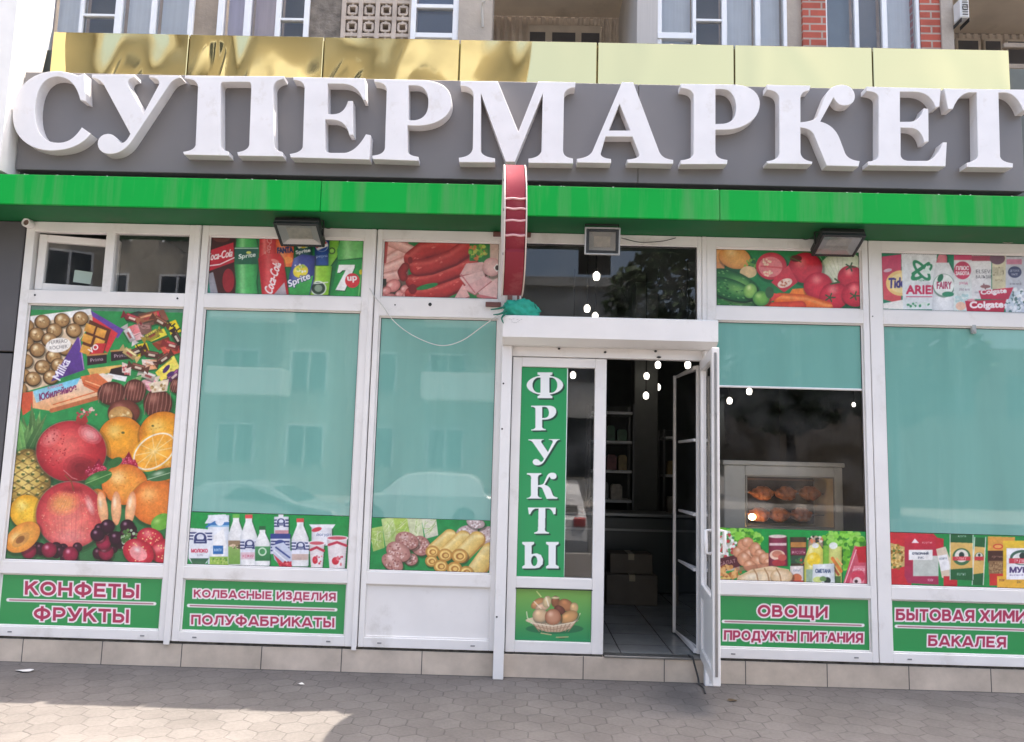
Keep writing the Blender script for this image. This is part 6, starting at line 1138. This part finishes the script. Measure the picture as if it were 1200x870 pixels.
# ================================================================ FLOODLIGHTS UNDER THE SOFFIT
def floodlight(x, y, z, wd, ht, tilt, lab, rim):
    f = empty('floodlight', (x, y, z), lab, 'floodlight', 'floodlights under the green soffit')
    M = Matrix.Translation((x, y, z)) @ Matrix.Rotation(math.radians(tilt), 4, 'X')
    b = MB(); t = .022
    b.box(-wd/2, wd/2, .0, .045, -ht/2, ht/2, .008, M)
    for q in ((-wd/2, -wd/2+t, -ht/2, ht/2), (wd/2-t, wd/2, -ht/2, ht/2), (-wd/2+t, wd/2-t, ht/2-t, ht/2), (-wd/2+t, wd/2-t, -ht/2, -ht/2+t)): b.box(q[0], q[1], -.03, -.001, q[2], q[3], .004, M)
    for k in range(7): b.box(-wd*.4+k*wd*.13, -wd*.4+k*wd*.13+.006, .046, .066, -ht*.4, ht*.4, 0, M)
    b.build('housing', BLACK, f)
    if rim:
        r = MB(); e = .012
        for q in ((-wd/2-e, -wd/2, -ht/2-e, ht/2+e), (wd/2, wd/2+e, -ht/2-e, ht/2+e), (-wd/2, wd/2, ht/2, ht/2+e), (-wd/2, wd/2, -ht/2-e, -ht/2)): r.box(q[0], q[1], -.033, .0, q[2], q[3], .003, M)
        r.build('bezel', mat('grey_bezel', (.38, .38, .36), .4), f)
    W2, H2 = wd/2-t, ht/2-t; iw, ih = W2*.62, H2*.58
    P = lambda u, v, d: (M @ Vector((u, d, v)))[:]
    r = MB()
    for (a, b2) in (((-1, -1), (1, -1)), ((1, -1), (1, 1)), ((1, 1), (-1, 1)), ((-1, 1), (-1, -1))): r.quad(P(a[0]*W2, a[1]*H2, -.022), P(b2[0]*W2, b2[1]*H2, -.022), P(b2[0]*iw, b2[1]*ih, -.003), P(a[0]*iw, a[1]*ih, -.003))
    r.build('reflector', mat('reflector', (.62, .60, .56), .35, metal=.5), f)
    MB().quad(P(-iw, -ih, -.0035), P(iw, -ih, -.0035), P(iw, ih, -.0035), P(-iw, ih, -.0035)).build('led_board', mat('led_board', (.52, .47, .38), .5, noise=.15, nscale=30), f)
    MB().quad(P(-W2, -H2, -.026), P(W2, -H2, -.026), P(W2, H2, -.026), P(-W2, H2, -.026)).build('front_glass', GLASSD, f)
    k = MB(); top = 3.424
    for s in (-1, 1): k.box(x+s*(wd/2+.004)-.003, x+s*(wd/2+.004)+.003, y+.005, y+.03, z-.01, top-.004, 0)
    k.box(x-wd/2-.007, x+wd/2+.007, y+.005, y+.03, top-.0035, top-.0005, 0); k.build('mounting_bracket', BLACK, f)
    return f
f1 = floodlight(-1.755, -.20, 3.315, .345, .25, 62, 'black floodlight tilted down above the drinks poster', False)
p = at(705.5, 283.5, -.26)
f2 = floodlight(p.x, -.26, p.z, .245, .185, 6, 'square floodlight with grey rim facing the street above the entrance', True)
f3 = floodlight(2.385, -.20, 3.33, .33, .25, 66, 'black floodlight tilted down above the vegetable poster', False)
CABLE = mat('dark_cable', (.05, .05, .05), .6)
def wire(name, pts, r, m, parent=None, n=10):
    P = [Vector(p) for p in pts]; out = []
    for i in range(len(P)-1):
        a, b2, c, d2 = P[max(0, i-1)], P[i], P[i+1], P[min(len(P)-1, i+2)]
        for k in range(n):
            t = k/n; out.append(.5*((2*b2)+(c-a)*t+(2*a-5*b2+4*c-d2)*t*t+(3*b2-a-3*c+d2)*t**3))
    out.append(P[-1]); return MB().tube([q[:] for q in out], r, 6).build(name, m, parent, smooth=True)
wire('cable', [at(728, 279, -.03), at(750, 284, -.02), at(775, 283, -.012), at(792, 279, -.02)], .003, CABLE, f2)
wire('cable', [at(372, 262, -.08), at(384, 268, -.03), at(392, 265, -.01)], .003, CABLE, f1)
wire('cable', [at(956, 277, -.08), at(944, 281, -.03), at(936, 277, -.01)], .003, CABLE, f3)
o = wire('loose_wire', [at(1172, 273, -.012), at(1170, 281, -.02), at(1182, 285, -.022), at(1199, 280, -.012), at(1204, 273, -.012)], .0035, mat('pale_wire', (.45, .42, .36), .6)); tag(o, 'pale loose wire loop on the window head above the detergents poster', 'wire')

# ================================================================ ROUND SIGN SEEN EDGE-ON, NET BAG, STRING
RED = mat('faded_red_vinyl', (.25, .034, .05), .75, spec=.2, noise=.10, nscale=3, bump=.06, bscale=4, dirt=(.42, .15, .15), dscale=3)
rc = at(601, 271.5, -.95); RR = .428
rd = empty('projecting_round_sign', (rc.x, rc.y, rc.z-RR), 'red round projecting sign seen edge-on at the left end of the entrance', 'sign')
Mr = Matrix.Translation(rc) @ Matrix.Rotation(math.radians(3.0), 4, 'Z') @ Matrix.Rotation(math.radians(-1), 4, 'Y')
hw = .062
SEAMS = (-11, -2, 8, 20)
def rim_r(a):            # the band sags in steps between its seams on the front of the drum
    d = math.degrees(a)-180; r = RR
    for q0, q1 in zip(SEAMS, SEAMS[1:]+(33,)):
        if q0 <= d < q1: r = RR-.022*(d-q0)/(q1-q0)
    return r-.004*math.sin(a*9)
rb = MB(); NA = 180; us = (-hw, -hw+.004, 0, hw-.004, hw)
vs_ = [(Mr @ Vector((u, (rim_r(2*PI*k/NA)-(.010 if abs(u) == hw else 0))*math.cos(2*PI*k/NA), (rim_r(2*PI*k/NA)-(.010 if abs(u) == hw else 0))*math.sin(2*PI*k/NA))))[:] for k in range(NA) for u in us]
rb.add(vs_, [(k*5+i, ((k+1) % NA)*5+i, ((k+1) % NA)*5+i+1, k*5+i+1) for k in range(NA) for i in range(4)]); rb.build('rim_band', RED, rd)
for s in (-1, 1):
    MB().lathe([(.0005, s*(hw+.001)), (RR-.004, s*(hw+.001)), (RR+.006, s*(hw+.001)), (RR+.006, s*(hw+.009)), (.0005, s*(hw+.009))], (0, 0, 0), 72, 'x', Mr).build('side_disc', mat('cream_sign_edge', (.66, .56, .50), .5, noise=.06), rd)
for deg in SEAMS:
    pts = []
    for k in range(9):
        u = -hw+2*hw*k/8; a = math.radians(180+deg+.35*math.sin(k*1.1+deg)); pts.append((Mr @ Vector((u, (RR-.001)*math.cos(a), (RR-.001)*math.sin(a))))[:])
    MB().tube(pts, .007, 6).build('rim_seam', mat('pale_seam', (.62, .36, .36), .5), rd)
for z in (-.24, .24, .02):
    q = Mr @ Vector((-hw-.008, -math.sqrt(RR*RR-z*z)+.04, z)); MB().blob(q[:], (.006, .012, .012), 1, 0).build('side_bolt', GASKET, rd)
BRN = mat('brown_primer_steel', (.16, .065, .055), .7, noise=.2)
MB().box(rc.x-.045, rc.x-.005, -.075, -.035, 2.74, 3.40, .002).build('support_post', BRN, rd)
MB().box(rc.x+.03, rc.x+.05, -.075, -.055, 2.74, 3.40, .002).build('support_post', BRN, rd)
for z in (3.0, 3.30): MB().box(rc.x-.012, rc.x+.012, -.60, -.076, z-.012, z+.012, .002).build('support_arm', BRN, rd)
for px, py, wx, hz in ((600, 275, .30, .034), (578, 357, .12, .035)): p = at(px, py, -.02); MB().box(p.x-wx/2, p.x+wx/2, -.034, -.001, p.z-hz/2, p.z+hz/2, .003).build('fixing_plate', BRN, rd)
TEAL = mat('teal_net_cloth', (.015, .33, .225), .7, noise=.12, nscale=25, bump=.25, bscale=30)
from mathutils import noise as mnoise
bm = bmesh.new(); bmesh.ops.create_icosphere(bm, subdivisions=5, radius=1); bc = at(610, 365, -.09)
for v in bm.verts:
    d = v.co.normalized(); q = 1+.28*mnoise.noise(d*2.2+Vector((3, 1, 7)))+.16*abs(mnoise.noise(d*6))+.05*mnoise.noise(d*17)
    z = d.z*.075*q; v.co = Vector((bc.x+.005+d.x*.135*q-.02*d.z, -.09+d.y*.07*q, max(2.7165, 2.765+z*1.15)))
me = bpy.data.meshes.new('net_bag'); nbg = empty('net_bag', (bc.x, -.09, 2.717), 'crumpled teal net cloth lying on the left end of the shutter box', 'net')
bm.transform(Matrix.Translation(-nbg.location)); bm.to_mesh(me); bm.free(); me.shade_smooth(); me.materials.append(TEAL); o = bpy.data.objects.new('cloth', me); COL.objects.link(o); o.parent = nbg
for k, pts in enumerate((((592, 360), (583, 362), (575, 363)), ((594, 364), (586, 368), (578, 369)), ((625, 356), (629, 364), (628, 372)), ((592, 368), (588, 373), (590, 379)))):
    wire('loose_strand', [at(x, y, -.10 if k == 2 else -.19) for x, y in pts], [.010-.006*i/20 for i in range(21)], mat('dark_teal_cord', (.012, .16, .11), .7), nbg)
o = wire('hanging_string', [at(433, 338, -.016), at(440, 349, -.02), at(449, 359, -.02), at(462, 377, -.03), at(485, 394, -.035), at(515, 405, -.04), at(540, 400, -.05), at(565, 383, -.08), at(588, 366, -.15)], .004, mat('white_string', (.62, .62, .58), .8)); tag(o, 'thin white string sagging across the third window from a nail to the shutter box', 'string')
p = at(35, 263, -.012)
pc = empty('pipe_stub', (p.x, -.012, p.z), 'round white pipe stub at the top left corner of the first window', 'pipe')
MB().lathe([(.036, .010), (.036, -.05), (.026, -.055), (.022, -.045)], p[:], 20, 'y').build('sleeve', WHITE, pc, smooth=True); MB().lathe([(.0005, -.044), (.0225, -.044), (.0225, -.03)], p[:], 16, 'y').build('plug', mat('rusty_plug', (.14, .09, .07), .8, noise=.3), pc)
o = wire('door_cable', [(1.30, .06, .19), (1.318, .0, .187), (1.33, -.012, .14), (1.355, -.016, .05), (1.36, -.03, .008), (1.372, -.12, .007), (1.35, -.26, .007)], .0075, CABLE); tag(o, 'black cable running over the step and down to the pavement by the open door', 'cable')

# ================================================================ INSIDE THE SHOP
def pendant(px, py, Y, r=.036, hot=1.1):
    p = at(px, py, Y)
    l_ = empty('pendant_lamp', p, LAMP_LABEL[len(LAMPS)], 'lamp', 'lit pendant lamps inside the shop')
    MB().lathe([(.001, -r*1.25), (r*.75, -r*1.05), (r, -r*.3), (r, r*.6), (r*.6, r*1.1), (r*.35, r*1.35)], p[:], 16).build('bulb', emis('lamp_glow', (1, .93, .82), hot), l_, smooth=True)
    MB().lathe([(r*.36, r*1.35), (r*.36, r*2.0), (.006, r*2.1)], p[:], 12).build('lamp_holder', GASKET, l_)
    MB().tube([(p.x, p.y, p.z+r*2), (p.x, p.y, 4.1)], .005, 6).build('cord', GASKET, l_); LAMPS.append(l_)
LAMPS = []
LAMP_LABEL = ['lit lamp second from the top of the cluster in the open doorway', 'lit lamp at the right of the cluster in the open doorway, below the top one', 'lowest lit lamp of the cluster in the open doorway', 'topmost lit lamp of the cluster in the open doorway', 'lit lamp in the doorway close to the inner glass door', 'lower left lit lamp seen through the window with the grill oven',
  'upper lit lamp just under the blind of the grill oven window', 'small lit lamp at the right edge of the grill oven window', 'large lit lamp high in the dark pane over the entrance', 'lit lamp low in the dark pane over the entrance, left one of two', 'lit lamp just above the shutter box in the pane over the entrance', 'lit lamp beside the green fruit sticker of the fixed door']
for a in ((757.7, 441, 4.2), (771, 454, 4.6), (757, 464, 3.9), (771, 428, 3.6), (806, 428, 3.2), (855, 470, 4.4), (878, 459, 4.0), (1000.5, 474.5, 3.0, .02), (699, 324, 1.9), (688, 362, 2.9), (697.5, 371, 3.0), (671.5, 440, 3.8)): pendant(*a)
SHW = mat('shelf_white', (.62, .63, .62), .5, noise=.1)
def rack(px0, px1, Y, z1, lab, nsh=6):
    x0, x1 = at(px0, 600, Y).x, at(px1, 600, Y).x
    r = empty('shelf_rack', ((x0+x1)/2, Y, .178), lab, 'shelf')
    for x in (x0, x1):
        for y in (Y, Y+.42): MB().box(x-.014, x+.014, y-.014, y+.014, .178, z1, .002).build('upright', mat('rack_grey', (.14, .145, .14), .5), r)
    for k in range(nsh): z = .42+k*(z1-.55)/(nsh-1); MB().box(x0+.021, x1-.021, Y-.019, Y+.44, z, z+.035, .003).build('shelf', SHW, r)
    MB().box(x0+.021, x1-.021, Y+.441, Y+.45, .2, z1, 0).build('back_panel', INTD, r)
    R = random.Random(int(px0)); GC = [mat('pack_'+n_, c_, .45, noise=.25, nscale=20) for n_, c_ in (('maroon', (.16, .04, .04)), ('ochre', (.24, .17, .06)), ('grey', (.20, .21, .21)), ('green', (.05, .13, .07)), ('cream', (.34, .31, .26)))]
    for k in range(nsh-1):
        z = .42+k*(z1-.55)/(nsh-1)+.036; x = x0+.05
        while x < x1-.12:
            wd, ht = R.uniform(.07, .14), R.uniform(.12, .24)
            if R.random() < .85:
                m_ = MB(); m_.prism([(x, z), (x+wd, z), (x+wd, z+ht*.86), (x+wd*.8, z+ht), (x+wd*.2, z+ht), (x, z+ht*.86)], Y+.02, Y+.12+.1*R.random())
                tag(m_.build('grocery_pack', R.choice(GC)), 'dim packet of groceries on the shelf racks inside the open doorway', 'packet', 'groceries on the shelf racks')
            x += wd+R.uniform(.012, .05)
rack(690, 742, 3.6, 2.35, 'pale shelf rack standing at the left inside the open doorway')
rack(778, 800, 4.6, 2.1, 'pale narrow shelf rack standing deep inside the doorway beside the glass door', 4)
cx = at(757, 520, 4.4).x
o = MB().box(cx-.16, cx+.16, 4.4, 4.7, .178, 4.1, .01).build('pillar', mat('grey_pillar', (.16, .165, .155), .7, noise=.08), shop)
ct = empty('chest_freezer', (1.0, 2.9, .178), 'low dark counter with metal edge strips deep inside the doorway', 'counter')
MB().box(.35, 1.75, 2.9, 3.5, .178, 1.02, .02).build('body', mat('freezer_body', (.055, .065, .062), .35), ct); MB().box(.34, 1.76, 2.885, 3.51, 1.022, 1.06, .006).build('lid_frame', mat('steel_strip2', (.24, .25, .25), .35, metal=.6), ct); MB().box(.36, 1.74, 2.886, 2.899, .86, .885, .002).build('edge_strip', mat('steel_strip2', (.24, .25, .25), .35, metal=.6), ct)
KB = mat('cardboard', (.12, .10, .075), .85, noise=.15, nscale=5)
for (px, py, wx, hz, Y, lab) in ((738, 700, .52, .30, 2.3, 'brown cardboard box on the shop floor inside the doorway'), (737, 662, .44, .20, 2.38, 'smaller cardboard box stacked on top of the box inside the doorway')):
    x = at(px, py, Y).x; z0 = .18 if hz > .25 else .484
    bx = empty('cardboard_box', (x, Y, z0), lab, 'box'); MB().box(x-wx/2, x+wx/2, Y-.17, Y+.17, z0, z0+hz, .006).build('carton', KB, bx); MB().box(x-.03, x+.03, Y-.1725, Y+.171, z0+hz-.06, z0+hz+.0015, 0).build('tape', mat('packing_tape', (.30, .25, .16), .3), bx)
# inner glass door opened into the shop
dx0, dx1 = 1.385, 1.352
ind = empty('inner_door', (1.385, .10, .18), 'thin white framed glass door with crossbars opened into the shop behind the entrance', 'door')
f = MB(); sl_ = lambda y: 1.385-.05*(y-.1)
for y0, y1, z0, z1 in ((.10, .125, .19, 2.40), (.84, .865, .19, 2.40), (.126, .839, 2.37, 2.40), (.126, .839, .19, .225), (.126, .839, .80, .822), (.126, .839, 1.22, 1.242), (.126, .839, 1.80, 1.822)): f.box(sl_((y0+y1)/2)-.012, sl_((y0+y1)/2)+.012, y0, y1, z0, z1, .002)
f.build('frame', WHITE, ind); MB().quad((sl_(.126), .126, .225), (sl_(.839), .839, .225), (sl_(.839), .839, 2.37), (sl_(.126), .126, 2.37)).build('glass_pane', glass('inner_glass', tint=(.45, .47, .46), refl=1.2, wav=.03), ind)
# grill oven with chickens behind the fourth window
OY = .62; a0, a1 = at(849, 580, OY).x, at(988, 580, OY).x; zt = at(915, 541, OY).z
ov = empty('grill_oven', ((a0+a1)/2, OY, .9), 'cream rotisserie grill oven with a glass front behind the window with the teal blind', 'oven')
OVM = mat('oven_enamel', (.72, .70, .62), .45, noise=.06)
i0, i1 = at(874, 590, OY).x, at(978, 590, OY).x; iz1, iz0 = at(920, 558, OY).z, at(920, 619, OY).z
b = MB(); b.box(a0, i0, OY, OY+.5, .9, zt-.04, .008).box(i1, a1, OY, OY+.5, .9, zt-.04, .008).box(i0, i1, OY, OY+.5, iz1, zt-.04, .004).box(i0, i1, OY, OY+.5, .9, iz0, .004).box(i0, i1, OY+.46, OY+.5, iz0, iz1, 0)
b.build('body', OVM, ov); MB().box(a0-.015, a1+.015, OY-.015, OY+.52, zt-.038, zt, .006).build('top_plate', OVM, ov)
MB().box(i0+.004, i1-.004, OY+.452, OY+.459, iz0+.004, iz1-.004, 0).build('back_plate', mat('sooty_steel', (.07, .055, .045), .5, metal=.4, noise=.4), ov)
fr = MB()
for q in ((i0, i0+.012, iz0, iz1), (i1-.012, i1, iz0, iz1), (i0+.012, i1-.012, iz1-.012, iz1), (i0+.012, i1-.012, iz0, iz0+.016)): fr.box(q[0], q[1], OY-.008, OY-.001, q[2], q[3], .002)
fr.build('door_trim', mat('oven_trim', (.42, .40, .36), .4, metal=.5), ov); MB().quad((i0+.012, OY+.012, iz0+.016), (i1-.012, OY+.012, iz0+.016), (i1-.012, OY+.012, iz1-.012), (i0+.012, OY+.012, iz1-.012)).build('oven_glass', GLASS, ov)
MB().box(a0-.1, a1+.15, OY-.06, OY+.6, .86, .898, .004).box(a0-.05, a1+.1, OY, OY+.55, .178, .86, 0).build('oven_stand', INTD, ov)
lp = at(881.5, 606, OY+.08); MB().blob((lp.x, OY+.08, lp.z), (.032, .025, .028), 2, 0).build('heat_lamp', emis('heat_lamp_glow', (1, .62, .26), 7), ov, smooth=True)
MB().box(i0+.02, i1-.02, OY+.40, OY+.42, iz1-.045, iz1-.03, 0).build('heating_bar', mat('heating_bar_steel', (.2, .12, .08), .4, metal=.6), ov)
for py in (578, 603): z = at(920, py, OY+.2).z; MB().tube([(i0+.005, OY+.22, z), (i1-.005, OY+.22, z)], .006, 8).build('spit', mat('spit_steel', (.4, .4, .4), .3, metal=1), ov)
SKIN = mat('roast_chicken_skin', (.40, .13, .035), .3, noise=.45, nscale=18, bump=.5, bscale=40)
rows = (('left', 'middle', 'right'), ('left', 'middle', 'right'))
proto = None
for r_, (py, pxs) in enumerate(((578, (894, 921, 949)), (603, (890, 913, 939)))):
    for k, px in enumerate(pxs):
        p = at(px, py, OY+.22); lab = f'{rows[r_][k]} roast chicken on the {"upper" if r_ == 0 else "lower"} spit of the grill oven'
        if proto is None:
            proto = empty('roast_chicken', p, lab, 'chicken', 'chickens on the spits of the grill oven')
            m = MB(); m.blob((0, 0, 0), (.088, .062, .060), 3, .22, 2.2, 4); m.blob((.02, -.02, -.012), (.05, .055, .052), 3, .15, 3, 2); m.build('carcass', SKIN, proto, smooth=True, local=True)
            for s in (-1, 1):
                MB().lathe([(.001, -.01), (.026, 0), (.030, .025), (.016, .06), (.009, .085), (.013, .094), (.001, .10)], (-.035, s*.035, -.02), 12, 'z', Matrix.Rotation(s*.9, 4, 'X') @ Matrix.Rotation(-1.1, 4, 'Y')).build('drumstick', SKIN, proto, smooth=True, local=True)
                MB().blob((.045, s*.05, .012), (.034, .014, .02), 2, .2, 3, 5).build('wing', SKIN, proto, smooth=True, local=True)
        else: o = dup(proto, p, .35*math.sin(k*2+r_*3)); o['label'] = lab
# litter on the pavement and grit behind the fascia
SCR = mat('litter_paper', (.70, .68, .64), .8)
for px, py, s_, lab in ((30, 787, .05, 'scrap of white paper on the pavement at the far left by the step'), (66, 757, .0, ''), (352, 803, .022, 'tiny pale scrap on the pavement in front of the second window'), (858, 822, .03, 'flat dark leaf on the pavement right of the open door')):
    if not s_: continue
    d = ROT @ np.array([(px-600)/FPX, 1, -(py-435)/FPX]); t = -CAM[2]/d[2]; x, y = (CAM+d*t)[:2]
    m = MB(); R = random.Random(px); n = 9; pts = [(s_*R.uniform(.6, 1)*math.cos(6.283*k/n)*1.5, s_*R.uniform(.6, 1)*math.sin(6.283*k/n)) for k in range(n)]
    m.add([(x, y, .012)]+[(x+a, y+b2, .004+R.uniform(0, .010)) for a, b2 in pts], [(0, k+1, (k+1) % n+1) for k in range(n)])
    o = m.build('paper_scrap' if 'leaf' not in lab else 'fallen_leaf', SCR if 'leaf' not in lab else mat('dead_leaf', (.09, .06, .03), .8)); tag(o, lab, 'scrap' if 'leaf' not in lab else 'leaf')
for k in range(70):
    pass
gr = MB(); R = random.Random(4)
for k in range(260): x = R.uniform(-5, 5); gr.blob((x, FY+.06, 3.657+R.uniform(.0, .012)), (R.uniform(.006, .02), .012, R.uniform(.004, .011)), 1, .3, 2, k)
gr.build('gravel_litter', mat('grit', (.16, .17, .12), .9, noise=.5, nscale=20), shop)['kind'] = 'stuff'
gl = MB()
for k in range(34): x = R.uniform(-4.8, 5); a = R.uniform(-1, 1); gl.box(-.012, .012, -.004, .004, -.004, .004, .001, Matrix.Translation((x, FY+.045, 3.669)) @ Matrix.Rotation(a, 4, 'Y'))
gl.build('pale_chips', mat('pale_chip', (.5, .5, .46), .8), shop)['kind'] = 'stuff'
